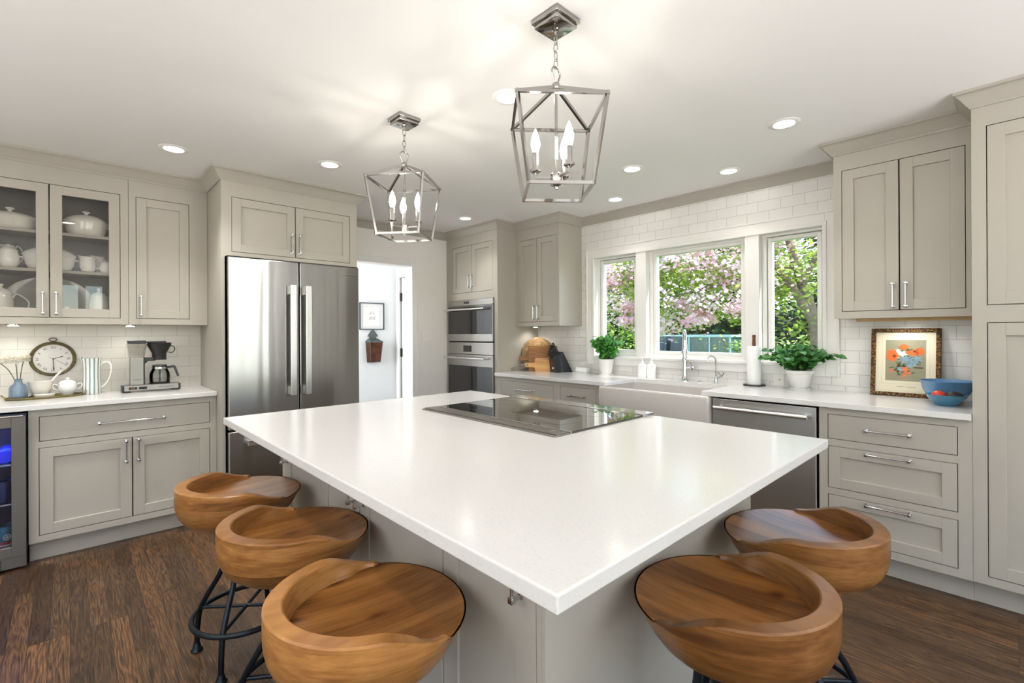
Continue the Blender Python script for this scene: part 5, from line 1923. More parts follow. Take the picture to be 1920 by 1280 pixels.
# profile in local x (towards the window side) and z, front to the left
prof = [(-0.070, 0.0), (0.120, 0.0), (0.123, 0.006), (0.012, 0.205), (-0.086, 0.135), (-0.072, 0.075)]
m.prism(prof, -0.055, 0.055, 'y')
o = m.build('block', 'knife_black', t)
m = MB()
m.box(-0.0725, -0.0705, -0.012, 0.012, 0.034, 0.052)
m.build('maker_plate', 'switch_white', t)
# knives: handles rise square to the slanted top face
e0, e1 = Vector((0.012, 0, 0.205)), Vector((-0.086, 0, 0.135))
along = (e1 - e0).normalized()
out = Vector((along.z, 0, -along.x)).normalized()
if out.z < 0: out = -out
for i, (f, ln) in enumerate(((0.14, 0.115), (0.34, 0.10), (0.54, 0.085), (0.72, 0.072), (0.88, 0.052))):
    for j in range(3 if i < 4 else 5):
        y = (-0.034 + 0.034 * j) if i < 4 else (-0.042 + 0.021 * j)
        if i == 0 and j != 1:
            continue
        p = e0 + (e1 - e0) * f
        q = thing('knife', ('long black handled knife standing highest in the block' if i == 0 else 'black handled knife in the slanted block'), 'knife', t.location, R(-16.5), 'knives in the block')
        base = p + Vector((0, y, 0)) + out * 0.0006
        m = MB()
        w = 0.016 if i < 4 else 0.011
        m.bar(base, base + out * 0.008, w * .95, w * .8)
        m.build('bolster', 'chrome', q)
        m = MB()
        up = base + out * 0.008
        pts = [up, up + out * ln * 0.3, up + out * ln * 0.75, up + out * ln]
        m.tube(spline(pts, 4), [w * .42, w * .46, w * .5, w * .5, w * .46, w * .42, w * .42, w * .45, w * .5, w * .56, w * .6, w * .6, w * .5], 10)
        m.build('handle', 'black_plastic', q, smooth=50)

# butter dish
t = thing('butter_dish', 'low white covered butter dish between knife block and herb pot', 'butter dish', (3.665, 2.905, ZC), R(-90))
m = MB()
m.box(-0.085, 0.085, -0.055, 0.055, 0.0, 0.008, 0.003)
m.build('tray', 'ceramic_white', t, smooth=40)
m = MB()
m.box(-0.066, 0.066, -0.038, 0.038, 0.0083, 0.056, 0.014, 4)
m.build('cover', 'ceramic_white', t, smooth=60)

def leaf(m, base, d, up, ln, w, cup=0.15):
    """pointed oval leaf folded a little along its midrib"""
    d = d.normalized()
    s = d.cross(up)
    if s.length < 1e-4:
        s = d.cross(Vector((1, 0, 0)))
    s.normalize()
    n = s.cross(d)
    mid = [base + d * ln * f + n * (-cup * ln * (f - 0.3) ** 2) for f in (0, 0.3, 0.65, 1.0)]
    L = [mid[1] - s * w * .5 + n * w * .12, mid[2] - s * w * .44 + n * w * .12]
    Rr_ = [mid[1] + s * w * .5 + n * w * .12, mid[2] + s * w * .44 + n * w * .12]
    v = [m.bm.verts.new(p) for p in mid + L + Rr_]
    for q in ((0, 1, 4), (1, 2, 5, 4), (2, 3, 5), (0, 6, 1), (1, 6, 7, 2), (2, 7, 3)):
        m.bm.faces.new([v[i] for i in q])

def potted(name, label, cat, loc, prof, saucer, stems, spread, height, lsize, matl, seed, flop=0.0, tiers=6, sy=1.0):
    rnd = random.Random(seed)
    t = thing(name, label, cat, loc)
    m = MB()
    m.lathe(saucer, 40)
    m.build('saucer', 'pot_white', t, smooth=40)
    m = MB()
    m.lathe(prof, 48)
    m.build('pot', 'pot_white', t, smooth=40)
    rt = max(p[0] for p in prof)
    zt = max(p[1] for p in prof)
    MB().lathe([(0, zt - 0.02), (rt * 0.88, zt - 0.02), (rt * 0.88, zt - 0.014), (0, zt - 0.012)], 32).build('soil', 'soil', t)
    st, fo = MB(), MB()
    for k in range(stems):
        a = 2 * PI * (k + rnd.random() * .7) / stems
        q = math.sqrt(rnd.random())
        h = height * rnd.uniform(0.55, 1.0) * (1 - 0.35 * q * flop)
        r0 = rt * 0.45 * q
        dx, dy = math.cos(a), math.sin(a)
        if dx > 0:
            dx *= sy
        pts = [Vector((dx * r0, dy * r0, zt - 0.014)), Vector((dx * (r0 + spread * q * .35), dy * (r0 + spread * q * .35), zt + h * 0.5)),
               Vector((dx * (r0 + spread * q), dy * (r0 + spread * q), zt + h * (1 - flop * q * 0.5)))]
        sp = spline(pts, 6)
        st.tube(sp, 0.0017, 6)
        for i in range(tiers):
            f = 0.25 + 0.75 * i / (tiers - 1)
            p = sp[min(len(sp) - 1, int(f * (len(sp) - 1)))]
            for s in (0, 1, 2):
                b = rnd.random() * 2 * PI
                d = Vector((math.cos(b), math.sin(b), rnd.uniform(-0.35, 0.6)))
                if dx > 0 and sy < 1:
                    d.x = -abs(d.x)
                leaf(fo, p, d, Vector((rnd.uniform(-0.9, 0.3), rnd.uniform(-0.7, 0.5), rnd.uniform(0.3, 1.0))), lsize * rnd.uniform(0.6, 1.1), lsize * rnd.uniform(0.55, 0.85), rnd.uniform(0.1, 0.8))
    st.build('stem', 'stem_green', t, smooth=60)
    fo.build('foliage', matl, t, smooth=80)
    return t
potted('potted_basil', 'small leafy basil plant in a white pot left of the sink', 'plant', (3.640, 2.610, ZC),
       [(0, 0.010), (0.048, 0.010), (0.053, 0.014), (0.072, 0.142), (0.076, 0.150), (0.071, 0.150), (0.066, 0.135), (0, 0.135)],
       [(0, 0), (0.066, 0), (0.072, 0.010), (0.068, 0.012), (0.060, 0.006), (0, 0.006)], 20, 0.08, 0.23, 0.072, 'leaf_herb', 3, 0.15, 4)
potted('potted_mint', 'large spreading herb plant in a white pot right of the paper towels', 'plant', (3.645, 1.020, ZC),
       [(0, 0.012), (0.050, 0.012), (0.055, 0.016), (0.076, 0.110), (0.084, 0.112), (0.086, 0.132), (0.079, 0.132), (0.072, 0.11), (0, 0.11)],
       [(0, 0), (0.062, 0), (0.069, 0.012), (0.066, 0.014), (0.058, 0.007), (0, 0.007)], 60, 0.20, 0.22, 0.050, 'leaf_mint', 11, 0.65, 5, 0.30)

# soap dispensers
t = thing('soap_dispenser', 'white plastic pump soap bottle left of the faucet', 'soap bottle', (3.655, 2.240, ZC), R(-90))
m = MB()
rings = []
for (hx, hy, z) in ((0.036, 0.020, 0.0), (0.038, 0.022, 0.004), (0.038, 0.022, 0.108), (0.034, 0.020, 0.116), (0.014, 0.012, 0.122), (0.012, 0.012, 0.132)):
    rings.append(m.ring([(hx * abs(math.cos(a)) ** 0.5 * (1 if math.cos(a) > 0 else -1), hy * abs(math.sin(a)) ** 0.5 * (1 if math.sin(a) > 0 else -1), z) for a in [2 * PI * i / 32 for i in range(32)]]))
m.skin(rings)
m.build('bottle', 'soap_white', t, smooth=50)
m = MB()
m.lathe([(0, 0.132), (0.013, 0.132), (0.013, 0.146), (0.005, 0.148), (0.005, 0.166), (0, 0.166)], 20)
m.box(-0.030, 0.010, -0.006, 0.006, 0.166, 0.178, 0.003)
m.build('pump', 'soap_white', t, smooth=40)
t2 = dup(t, (3.675, 2.163, ZC), R(-90), 'second white pump soap bottle, the one closer to the faucet')
t['group'] = t2['group'] = 'soap bottles by the sink'

# faucet
t = thing('kitchen_faucet', 'tall chrome gooseneck kitchen faucet behind the sink', 'faucet', (3.640, 1.842, ZC), R(27))
m = MB()
m.lathe([(0, 0), (0.031, 0), (0.031, 0.006), (0.026, 0.010), (0.026, 0.022), (0.022, 0.026), (0.0195, 0.05), (0.0195, 0.16), (0.023, 0.164), (0.023, 0.172), (0.0185, 0.178), (0.0185, 0.20), (0, 0.20)], 32)
m.build('body', 'chrome', t, smooth=40)
pts = [(0, 0, 0.19), (0, 0, 0.30), (-0.012, 0, 0.355), (-0.050, 0, 0.395), (-0.095, 0, 0.400), (-0.135, 0, 0.372), (-0.150, 0, 0.325)]
m = MB()
m.tube(spline(pts, 8), 0.0155, 18)
m.build('spout', 'chrome', t, smooth=60)
m = MB()
m.lathe([(0, 0.0), (0.025, 0.0), (0.026, 0.006), (0.024, 0.012), (0.0195, 0.035), (0.017, 0.10), (0, 0.10)], 28)
m.xf(Matrix.Translation((-0.152, 0, 0.232)))
m.build('spray_head', 'chrome', t, smooth=40)
m = MB()
m.tube([(0, 0, 0.105), (-0.006, -0.055, 0.106)], [0.0165, 0.015], 18)
m.lathe([(0, -0.014), (0.017, -0.014), (0.018, 0), (0.017, 0.014), (0, 0.014)], 24, (-0.007, -0.062, 0.107))
m.tube([(-0.007, -0.062, 0.110), (-0.024, -0.050, 0.150)], [0.006, 0.005], 12)
m.ball((-0.025, -0.049, 0.153), 0.0085)
m.build('lever', 'chrome', t, smooth=50)
t = thing('filter_faucet', 'small slim chrome filter faucet right of the tall faucet', 'faucet', (3.640, 1.588, ZC))
m = MB()
m.lathe([(0, 0), (0.020, 0), (0.020, 0.004), (0.014, 0.007), (0.012, 0.03), (0.010, 0.06), (0.007, 0.064), (0, 0.064)], 24)
m.build('body', 'chrome', t, smooth=40)
m = MB()
m.tube(spline([(0, 0, 0.05), (0, 0, 0.160), (-0.008, 0.005, 0.195), (-0.034, 0.018, 0.212), (-0.060, 0.032, 0.198), (-0.068, 0.036, 0.168)], 8), 0.0062, 12)
m.build('spout', 'chrome', t, smooth=60)
m = MB()
m.tube([(0, 0, 0.034), (-0.012, -0.050, 0.060)], [0.0085, 0.0075], 14)
m.bar((-0.012, -0.046, 0.056), (-0.030, -0.030, 0.090), 0.006)
m.bar((-0.012, -0.052, 0.060), (-0.012, -0.066, 0.085), 0.006)
m.build('lever', 'chrome', t, smooth=40)
t = MB().lathe([(0, 0), (0.022, 0), (0.022, 0.004), (0.012, 0.006), (0.012, 0.010), (0, 0.011)], 24, (3.655, 1.722, ZC)).build('air_switch', 'chrome', smooth=40)
tag(t, 'flat round chrome button between the two faucets', 'button')

# paper towels
t = thing('paper_towel_holder', 'upright paper towel holder with dark base and wooden finial', 'towel holder', (3.672, 1.322, ZC))
m = MB()
P = []
for i in range(64):
    a = 2 * PI * i / 64
    r = 0.072 + 0.006 * math.cos(8 * a)
    P.append((r * math.cos(a), r * math.sin(a)))
m.prism(P, 0.0, 0.010)
m.build('base', 'towel_base', t, smooth=30)
MB().lathe([(0, 0.010), (0.008, 0.010), (0.008, 0.300), (0, 0.300)], 16).build('post', 'walnut', t, smooth=40)
m = MB()
m.lathe([(0, 0.293), (0.013, 0.293), (0.013, 0.31), (0.010, 0.35), (0.013, 0.358), (0.012, 0.372), (0, 0.374)], 20)
m.build('finial', 'walnut', t, smooth=40)
t = thing('paper_towel_roll', 'white paper towel roll standing on the holder by the window', 'paper towels', (3.672, 1.322, ZC + 0.0105))
m = MB()
m.lathe([(0.018, 0), (0.046, 0.0), (0.047, 0.002), (0.047, 0.278), (0.046, 0.280), (0.018, 0.280), (0.018, 0.0)], 48, cap0=False, cap1=False)
m.build('roll', 'paper_white', t, smooth=40)

# outlet, framed print, bowls and vegetables
t = thing('wall_outlet', 'white outlet plate low on the tiles behind the large herb plant', 'outlet', (XW - 0.0005, 1.176, 0.952), EAST)
MB().box(-0.036, 0.036, -0.006, 0, -0.030, 0.058, 0.002).build('plate', 'switch_white', t)
m = MB()
m.lathe([(0, 0), (0.0035, 0), (0.0035, 0.0008), (0, 0.0008)], 12)
m.xf(Matrix.Translation((0.006, -0.006, 0.012)) @ Matrix.Rotation(R(90), 4, 'X'))
m.build('screw', 'black_matte', t)

t = thing('framed_print', 'gilt framed orange poppy print leaning on the tiles under the cabinet', 'picture', (3.655, 0.631, ZC + 0.001), EAST)
tilt = Matrix.Rotation(R(-8), 4, 'X')
FW, FH = 0.330, 0.415
m = MB()
fw = 0.024
for (a, b, c, d) in ((0, FW, 0, fw), (0, FW, FH - fw, FH), (0, fw, fw, FH - fw), (FW - fw, FW, fw, FH - fw)):
    m.box(a, b, 0, 0.022, c, d, 0.004)
m.xf(tilt)
m.build('frame', 'gilt_frame', t)
m = MB()
m.box(fw - 0.002, FW - fw + 0.002, 0.012, 0.016, fw - 0.002, FH - fw + 0.002)
m.xf(tilt)
mat_ = m.build('mount', 'mat_cream', t)
ax0, ax1, az0, az1 = 0.072, 0.262, 0.095, 0.345
m = MB()
for (a, b, c, d) in ((ax0 - 0.018, ax1 + 0.018, az0 - 0.019, az0 - 0.018), (ax0 - 0.018, ax0 - 0.017, az0 - 0.018, az1 + 0.018), (ax1 + 0.017, ax1 + 0.018, az0 - 0.018, az1 + 0.018), (ax0 - 0.018, ax1 + 0.018, az1 + 0.017, az1 + 0.018)):
    m.box(a, b, 0.0114, 0.0122, c, d)
m.xf(tilt)
m.build('mount_line', 'mat_line', mat_)
m = MB()
m.box(ax0, ax1, 0.0112, 0.0122, az0, az1)
m.xf(tilt)
pr = m.build('print', 'art_ground', t)
rnd = random.Random(5)
def blob(m, u, v, ru, rv, lobes, y, ph=0.0, depth=0.22):
    """petalled flat patch in print coordinates (0..1)"""
    cx, cz = ax0 + u * (ax1 - ax0), az0 + v * (az1 - az0)
    P = []
    for i in range(40):
        a = 2 * PI * i / 40
        k = 1 + depth * math.cos(lobes * a + ph) + 0.05 * math.cos(11 * a + ph * 3)
        P.append((cx + ru * 0.19 * k * math.cos(a), cz + rv * 0.19 * k * math.sin(a)))
    m.prism(P, y, y - 0.0002, 'y')
def layer(name, mat, items, y):
    m = MB()
    for it in items:
        blob(m, *it[:5], y, *(it[5:] or (0.0,)))
    m.xf(tilt)
    return m.build(name, mat, pr)
lv = []
for i in range(64):
    a = rnd.random() * 2 * PI
    r = rnd.uniform(0.10, 0.40) * (0.9 if math.sin(a) < 0 else 0.8)
    lv.append((0.48 + r * math.cos(a), 0.50 + r * 1.05 * math.sin(a), 0.05 * rnd.uniform(.5, 1.3), 0.03 * rnd.uniform(.4, 1.2), 2, rnd.random() * 6, 0.5))
layer('print_green_paint', 'art_green', lv, 0.0111)
layer('print_brown_paint', 'art_brown', [(0.30 + 0.02 * k, 0.30 + 0.015 * k, 0.018, 0.15, 1, 0.4, 0.3) for k in range(4)] + [(0.82, 0.33, 0.10, 0.03, 2, 0, 0.3)], 0.01105)
layer('print_blue_paint', 'art_blue', [(0.50, 0.53, 0.13, 0.11, 9, 0.2, 0.4), (0.66, 0.47, 0.12, 0.08, 7, 1.0, 0.5), (0.78, 0.53, 0.10, 0.09, 6, 2, 0.5), (0.60, 0.38, 0.09, 0.06, 6, 1, 0.5), (0.36, 0.29, 0.06, 0.06, 5, 1, 0.2), (0.72, 0.40, 0.06, 0.05, 5, 2, 0.5)], 0.0109)
for it in [(0.50, 0.28, 0.09, 0.08, 5, 0.4, 0.4), (0.58, 0.19, 0.06, 0.05, 5, 1, 0.4), (0.47, 0.15, 0.05, 0.06, 4, 2, 0.4), (0.16, 0.24, 0.06, 0.05, 5, 2, 0.5), (0.48, 0.07, 0.03, 0.04, 4, 1, .4)]:
    layer('print_salmon_flower', 'art_salmon', [it], 0.0107)
layer('print_white_paint', 'art_white', [(0.30, 0.72, 0.08, 0.07, 5, 0.3, 0.25), (0.42, 0.66, 0.11, 0.08, 5, 1.1, 0.2), (0.28, 0.58, 0.05, 0.06, 4, 2, 0.3)], 0.0105)
layer('print_orange_paint', 'art_orange', [(0.17, 0.62, 0.15, 0.19, 5, 0.6, 0.10), (0.46, 0.82, 0.12, 0.09, 4, 0.2, 0.08), (0.68, 0.69, 0.16, 0.09, 3, 2.6, 0.12), (0.84, 0.72, 0.12, 0.12, 4, 1.0, 0.10)], 0.0103)
layer('print_dark_paint', 'art_brown', [(0.22, 0.60, 0.045, 0.045, 9, 0, 0.3), (0.72, 0.72, 0.035, 0.04, 9, 0, 0.3)], 0.0101)
m = MB()
x = 0.128
for i in range(26):
    h = rnd.uniform(0.002, 0.006)
    if i == 12:
        x += 0.005
    m.box(x, x + 0.0011, 0.0116, 0.0122, 0.058, 0.058 + h)
    m.box(x, x + 0.0026, 0.0116, 0.0122, 0.058 + h * .5, 0.0588 + h * .5)
    x += 0.0032
m.xf(tilt)
m.build('caption', 'ink_grey', mat_)

t = thing('mixing_bowl', 'large blue glass mixing bowl beside the pantry cabinet', 'bowl', (3.555, 0.268, ZC))
m = MB()
m.lathe([(0, 0), (0.055, 0), (0.058, 0.004), (0.082, 0.030), (0.104, 0.070), (0.1135, 0.112), (0.119, 0.116), (0.119, 0.120), (0.111, 0.119), (0.100, 0.072), (0.078, 0.034), (0.052, 0.010), (0, 0.008)], 64)
m.build('bowl', 'bowl_blue', t, smooth=60)
t = thing('small_bowl', 'small teal blue bowl holding a tomato in front of the large bowl', 'bowl', (3.392, 0.258, ZC))
m = MB()
m.lathe([(0, 0), (0.036, 0), (0.038, 0.003), (0.060, 0.020), (0.076, 0.042), (0.082, 0.054), (0.086, 0.056), (0.086, 0.059), (0.079, 0.058), (0.058, 0.024), (0.034, 0.008), (0, 0.007)], 64)
m.build('bowl', 'bowl_teal', t, smooth=60)
t = thing('tomato', 'ripe red tomato in the small teal bowl', 'tomato', (3.388, 0.288, ZC + 0.053))
m = MB()
m.ball((0, 0, 0.0), 0.030, 0.030, 0.024, 24, 14)
m.build('body', 'tomato_red', t, smooth=80)
m = MB()
for k in range(5):
    a = k * 1.2566
    leaf(m, Vector((0, 0, 0.0225)), Vector((math.cos(a), math.sin(a), 0.1)), Vector((0, 0, 1)), 0.012, 0.004)
m.build('calyx', 'fruit_stem', t)
t = thing('avocado', 'dark ripe avocado beside the tomato in the teal bowl', 'avocado', (3.393, 0.226, ZC + 0.052), R(-60))
m = MB()
m.lathe([(0, -0.036), (0.014, -0.032), (0.023, -0.018), (0.026, -0.002), (0.022, 0.016), (0.014, 0.030), (0.008, 0.037), (0, 0.039)], 24)
m.xf(Matrix.Rotation(R(90), 4, 'Y'))
m.build('body', 'avocado', t, smooth=80)
m = MB()
m.tube([(0.037, 0, 0), (0.043, 0, 0.003)], 0.003, 8)
m.build('stem', 'fruit_stem', t)

# ------------------------------------------------------------------ hall and switch
t = thing('light_switch', 'white double light switch plate on the wall by the doorway', 'switch', (2.874, YN - 0.0005, 1.283))
MB().box(-0.062, 0.062, -0.006, 0, -0.061, 0.061, 0.002).build('plate', 'switch_white', t)
for x in (-0.023, 0.023):
    MB().box(x - 0.005, x + 0.005, -0.016, -0.006, -0.010, 0.004, 0.002).build('toggle', 'switch_white', t)
t = thing('framed_drawing', 'small dark framed ink drawing on the hall wall', 'picture', (2.605, 5.199, 1.515))
m = MB()
w, h, f = 0.155, 0.158, 0.010
for (a, b, c, d) in ((-w, w, -h, -h + f), (-w, w, h - f, h), (-w, -w + f, -h + f, h - f), (w - f, w, -h + f, h - f)):
    m.box(a, b, -0.02, 0.0, c, d, 0.001)
m.build('frame', 'frame_navy', t)
pp = MB().box(-w + f, w - f, -0.008, -0.002, -h + f, h - f).build('paper', 'paper_print', t)
m = MB()
for (a, b, c, d) in ((-0.115, 0.105, 0.112, 0.1135), (-0.115, 0.105, -0.125, -0.1235), (-0.115, -0.1135, -0.125, 0.112), (0.1035, 0.105, -0.125, 0.112)):
    m.box(a, b, -0.0084, -0.008, c, d)
m.build('plate_line', 'ink_grey', pp)
m = MB()
rnd = random.Random(9)
for (x0, z0, x1, z1) in ((-0.045, 0.03, 0.04, 0.03), (-0.05, -0.035, 0.05, -0.035), (-0.02, -0.010, 0.035, -0.012), (-0.03, -0.035, -0.01, -0.012), (0.03, -0.035, 0.04, -0.008),
                         (-0.02, 0.03, -0.005, 0.055), (0.0, 0.05, 0.02, 0.05), (0.02, 0.05, 0.028, 0.03), (-0.03, 0.03, -0.02, 0.045), (0.0, -0.03, 0.02, -0.02), (-0.02, -0.025, 0.0, -0.012)):
    for k in range(2):
        j = lambda: rnd.uniform(-0.003, 0.003)
        m.bar((x0 + j(), -0.0083, z0 + j()), (x1 + j(), -0.0083, z1 + j()), 0.0022, 0.0006)
m.build('ink_lines', 'ink', pp)
t = thing('wall_lantern', 'old tapered metal wall box with peaked back on the hall wall', 'wall box', (2.615, 5.199, 0.975))
m = MB()
rings = [m.ring([(-0.070, 0, 0.0), (-0.062, -0.07, 0.0), (0.062, -0.07, 0.0), (0.070, 0, 0.0)]), m.ring([(-0.086, 0, 0.238), (-0.076, -0.10, 0.232), (0.076, -0.10, 0.232), (0.086, 0, 0.238)])]
m.skin(rings)
m.build('box', 'copper_patina', t)
m = MB()
rings = [m.ring([(-0.092, 0.0, 0.238), (-0.083, -0.108, 0.232), (0.083, -0.108, 0.232), (0.092, 0.0, 0.238)]), m.ring([(-0.092, 0.0, 0.248), (-0.083, -0.108, 0.240), (0.083, -0.108, 0.240), (0.092, 0.0, 0.248)]),
         m.ring([(-0.055, 0.0, 0.278), (-0.050, -0.05, 0.272), (0.050, -0.05, 0.272), (0.055, 0.0, 0.278)])]
m.skin(rings)
m.build('lid', 'zinc_patina', t)
m = MB()
m.prism([(-0.045, 0.25), (0.045, 0.25), (0.040, 0.300), (0.066, 0.304), (0.034, 0.352), (0.012, 0.378), (-0.012, 0.378), (-0.034, 0.352), (-0.066, 0.304), (-0.040, 0.300)], -0.012, 0.0, 'y')
m.build('back_plate', 'zinc_patina', t)
m = MB()
for s in (-1, 1):
    m.bar((s * 0.062, -0.071, 0.0), (s * 0.076, -0.101, 0.232), 0.006)
m.bar((-0.062, -0.071, 0.003), (0.062, -0.071, 0.003), 0.006)
m.build('edge_strip', 'zinc_patina', t)

# ------------------------------------------------------------------ outdoors
GZ = -0.35
g = MB()
n = 24
rows = []
for i in range(n + 1):
    rows.append([g.bm.verts.new((3.95 + 34 * i / n, -24 + 56 * j / n, GZ + 0.05 * mnoise.noise((i * .6, j * .6, 0)) + 0.022 * max(0, i - 4))) for j in range(n + 1)])
for i in range(n):
    for j in range(n):
        g.bm.faces.new((rows[i][j], rows[i + 1][j], rows[i + 1][j + 1], rows[i][j + 1]))
o = g.build('ground', 'grass', smooth=80)
o['kind'] = 'structure'

def crown_leaves(m, rnd, center, rad, count, size, shell=0.35, star=False):
    c = Vector(center)
    clumps = []
    for _ in range(max(12, count // 110)):
        u, v = rnd.random() * 2 * PI, rnd.uniform(-1, 1)
        q = math.sqrt(1 - v * v)
        r = rnd.uniform(shell, 1.0) ** 0.6
        clumps.append((Vector((q * math.cos(u) * rad[0] * r, q * math.sin(u) * rad[1] * r, v * rad[2] * r)), rnd.uniform(0.13, 0.30)))
    for i in range(count):
        cl, cr = clumps[rnd.randrange(len(clumps))]
        sp = min(rad) * cr * 1.6
        p = c + cl + Vector((rnd.gauss(0, sp), rnd.gauss(0, sp), rnd.gauss(0, sp * 0.45)))
        a = rnd.random() * 2 * PI
        s = size * rnd.uniform(0.55, 1.2)
        if star:
            nn = Vector((rnd.uniform(-1.0, 0.3), rnd.uniform(-0.9, 0.5), rnd.uniform(0.2, 1.0))).normalized()
            u = nn.cross(Vector((math.cos(a), math.sin(a), 0.3))).normalized()
            w = nn.cross(u)
            pts = []
            for k in range(8):
                r = s * (0.60 if k % 2 == 0 else 0.36)
                t = k * PI / 4
                pts.append(p + u * (r * math.cos(t)) + w * (r * math.sin(t)))
            m.bm.faces.new([m.bm.verts.new(q) for q in pts])
            continue
        d = Vector((math.cos(a), math.sin(a), rnd.uniform(-1.0, 0.35)))
        w = d.cross(Vector((rnd.uniform(-.9, .4), rnd.uniform(-.8, .5), 1))).normalized() * s * 0.27
        d = d.normalized() * s
        v = [m.bm.verts.new(q) for q in (p, p + d * .25 - w * .8, p + d * .6 - w, p + d, p + d * .6 + w, p + d * .25 + w * .8)]
        m.bm.faces.new(v)

def limb(m, pts, r0, r1, n=10):
    sp = spline(pts, 8)
    k = len(sp) - 1
    m.tube(sp, [r0 + (r1 - r0) * i / k for i in range(k + 1)], n)

def tree(name, label, base, limbs, crowns, matl, bark, size, seed, blossoms=None, group='trees outside the window'):
    rnd = random.Random(seed)
    t = thing(name, label, 'tree', base, 0, group)
    m = MB()
    for pts, a, b in limbs:
        limb(m, pts, a, b)
    m.build('trunk', bark, t, smooth=70)
    m = MB()
    for c, r, cnt in crowns:
        crown_leaves(m, rnd, c, r, cnt, size)
    m.build('foliage', matl, t)
    if blossoms:
        m = MB()
        for c, r, cnt in blossoms[0]:
            crown_leaves(m, rnd, c, r, cnt, blossoms[1], star=True)
        m.build('blossom', 'petal_pink', t)
    return t

# flowering dogwood close to the right sash
BX, BY = 8.0, 2.00
LM = [([(0, 0, GZ), (0.02, 0.01, 0.9), (0.0, 0.06, 1.55), (0.05, 0.22, 2.05), (0.1, 0.45, 3.0), (0.2, 0.62, 4.2)], 0.095, 0.045),
      ([(0.0, 0.05, 1.45), (-0.1, 0.28, 1.95), (-0.1, 0.58, 2.45), (0.0, 0.72, 3.1), (0.1, 1.3, 4.0)], 0.062, 0.03),
      ([(0, 0.2, 2.0), (0.3, 0.0, 2.6), (0.5, -0.5, 3.4)], 0.05, 0.02),
      ([(0, 0.6, 2.45), (-0.3, 1.5, 2.7), (-0.5, 2.8, 2.75), (-0.6, 3.9, 2.5)], 0.035, 0.010),
      ([(0.05, 0.3, 2.3), (-0.4, 1.6, 2.0), (-0.6, 2.9, 1.75)], 0.028, 0.008)]
CR = [((0.3, 0.9, 3.0), (1.2, 2.2, 0.9), 5000), ((0.3, 2.6, 2.2), (1.0, 2.0, 0.9), 7500), ((0.5, 0.0, 1.9), (0.9, 1.3, 0.8), 3600), ((0.0, 3.4, 2.9), (1.0, 1.5, 0.7), 2600)]
BL = [((-0.7, 2.2, 2.15), (0.8, 1.7, 0.75), 4300), ((-0.5, 0.1, 2.6), (0.8, 1.2, 0.8), 1800), ((-0.7, 2.0, 1.6), (0.6, 1.6, 0.25), 1400)]
tree('dogwood_tree', 'pink flowering dogwood tree with forked grey trunk outside the window', (BX, BY, 0), LM, CR, 'leaf_dogwood', 'bark', 0.10, 21, (BL, 0.060))

def conifer(label, x, y, h, r, seed, lift=0.3, cnt=8000):
    rnd = random.Random(seed)
    t = thing('conifer', label, 'tree', (x, y, GZ), 0, 'trees outside the window')
    m = MB()
    limb(m, [(0, 0, 0), (0.05, 0.03, h * .5), (0, 0, h)], 0.20, 0.03)
    m.build('trunk', 'bark_dark', t, smooth=70)
    m = MB()
    for i in range(cnt):
        f = rnd.random() ** 0.8
        z = lift + (h - lift) * f
        rr = r * (1 - f * 0.85) * math.sqrt(rnd.random())
        a = rnd.random() * 2 * PI
        p = Vector((rr * math.cos(a), rr * math.sin(a), z - 0.25 * rr))
        d = Vector((math.cos(a), math.sin(a), rnd.uniform(-0.7, 0.1))).normalized() * rnd.uniform(0.25, 0.5)
        w = d.cross(Vector((0, 0, 1))).normalized() * 0.10
        v = [m.bm.verts.new(q) for q in (p, p + d * .5 - w, p + d, p + d * .5 + w)]
        m.bm.faces.new(v)
    m.build('foliage', 'leaf_conifer', t)
conifer('dark evergreen far behind the pink dogwood, leftmost in the wide window', 15.5, 9.5, 9, 2.2, 31)
conifer('dark evergreen far behind the middle of the pink dogwood', 16.5, 6.6, 10, 2.4, 32)
conifer('dark evergreen far behind the dogwood trunk', 17.0, 3.2, 9, 2.4, 33)
conifer('dark evergreen behind the right edge of the right sash', 16.0, 0.4, 9, 2.4, 34)
tree('shade_tree', 'dark trunked shade tree at the left edge of the left sash', (11.5, 10.6, 0),
     [([(0, -0.35, GZ), (0, -0.2, 1.2), (0.0, 0.05, 2.4), (0.1, 0.25, 4.0), (0.2, 0.3, 6.0)], 0.34, 0.12), ([(0, 0.1, 2.8), (-0.4, -0.8, 3.6), (-0.6, -1.8, 4.2)], 0.1, 0.03)],
     [((0, -0.6, 4.6), (1.6, 2.2, 1.1), 4200), ((-0.4, -1.6, 3.4), (1.0, 1.0, 0.5), 1300)], 'leaf_hedge', 'bark_dark', 0.16, 41)
tree('slender_tree', 'slender dark tree right of the shade tree in the left sash', (13.0, 10.6, 0),
     [([(0, 0, GZ), (0, 0.03, 2.0), (0, 0.0, 6.0)], 0.17, 0.06)],
     [((0, -0.4, 4.4), (1.3, 1.6, 1.3), 3000), ((0.3, -0.9, 2.6), (0.6, 0.7, 1.0), 1300)], 'leaf_conifer', 'bark_dark', 0.16, 42)
def bush(label, x, y, r, h, seed, matl='leaf_hedge', cnt=2600, size=0.11):
    rnd = random.Random(seed)
    t = thing('bush', label, 'bush', (x, y, GZ), 0, 'bushes outside the window')
    m = MB()
    for k in range(7):
        a = k * 0.9
        limb(m, [(0, 0, 0.05), (0.2 * r * math.cos(a), 0.2 * r * math.sin(a), h * .4), (0.6 * r * math.cos(a), 0.6 * r * math.sin(a), h * .85)], 0.02, 0.006, 6)
    m.build('stem', 'bark_dark', t, smooth=70)
    m = MB()
    crown_leaves(m, rnd, (0, 0, h * 0.55), (r, r, h * 0.5), cnt, size, 0.2)
    m.build('foliage', matl, t)
bush('light green bush low in the left sash', 9.6, 7.6, 0.9, 1.55, 51)
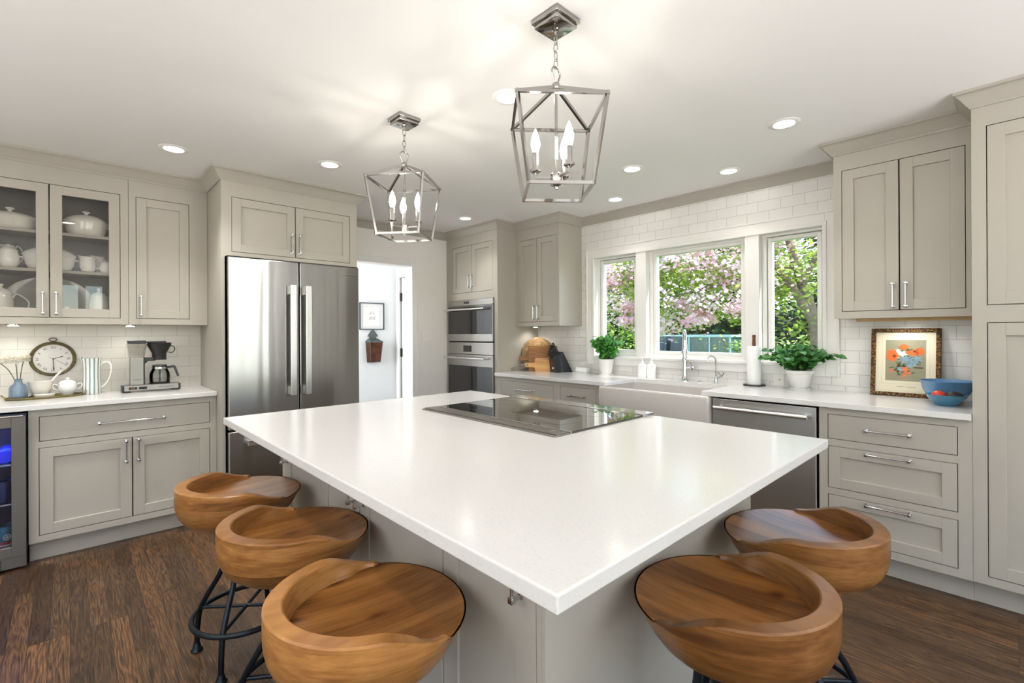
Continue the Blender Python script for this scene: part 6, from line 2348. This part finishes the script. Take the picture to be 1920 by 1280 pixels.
bush('light green bush at the left edge of the wide window', 13.5, 8.4, 1.0, 1.6, 52)
bush('green bush right of the teal shed in the wide window', 11.0, 3.7, 0.9, 1.6, 53)
bush('green bush under the dogwood trunk', 10.6, 1.9, 0.9, 1.6, 54, 'leaf_dogwood')
bush('tall clipped bush far behind the teal shed', 20.0, 9.0, 2.6, 3.4, 55, 'leaf_hedge', 9000, 0.34)
bush('tall clipped bush far behind the dogwood trunk', 20.5, 4.0, 2.6, 3.4, 56, 'leaf_hedge', 9000, 0.34)
bush('tall clipped bush far behind the right sash', 19.5, -0.6, 2.6, 3.4, 57, 'leaf_hedge', 9000, 0.34)
bush('tall clipped bush far behind the slender tree', 21.0, 15.2, 2.6, 2.6, 58, 'leaf_hedge', 5000, 0.3)

def bin_(label, x, y, w):
    t = thing('storage_bin', label, 'bin', (x, y, 0), 0, 'bins outside the window')
    m = MB()
    rings = [m.ring([(-w * .85, -w * .85, GZ), (w * .85, -w * .85, GZ), (w * .85, w * .85, GZ), (-w * .85, w * .85, GZ)]), m.ring([(-w, -w, 1.19), (w, -w, 1.19), (w, w, 1.19), (-w, w, 1.19)])]
    m.skin(rings)
    m.build('body', 'bin_navy', t)
    MB().box(-w - 0.02, w + 0.02, -w - 0.02, w + 0.02, 1.19, 1.235, 0.015).build('lid', 'shed_rail', t)
    m = MB()
    m.lathe([(0, 0), (1, 0), (1, 0.004), (0, 0.004)], 40, sx=w * .75, sy=0.055)
    m.xf(Matrix.Translation((-w * .985, 0, 1.075)) @ Matrix.Rotation(R(90), 4, 'Z') @ Matrix.Rotation(R(90), 4, 'X'))
    m.build('oval_label', 'oval_pale', t)
bin_('navy bin with pale oval label, left one outside the wide window', 12.0, 6.66, 0.13)
bin_('navy bin with pale oval label, the one beside the teal shed', 12.0, 6.22, 0.16)
t = thing('garden_shed', 'low teal metal and glass garden box outside the wide window', 'garden box', (12.3, 5.40, 0))
m = MB()
m.box(-0.5, 0.5, -0.60, 0.60, GZ, 1.17)
m.build('body', 'shed_teal', t)
m = MB()
m.box(-0.53, 0.53, -0.64, 0.64, 1.17, 1.235, 0.01)
m.build('top_rail', 'shed_rail', t)
for y in (-0.60, -0.10, 0.44, 0.60):
    MB().box(-0.525, -0.495, y - 0.02, y + 0.02, GZ, 1.17, 0.004).build('post', 'shed_rail', t)
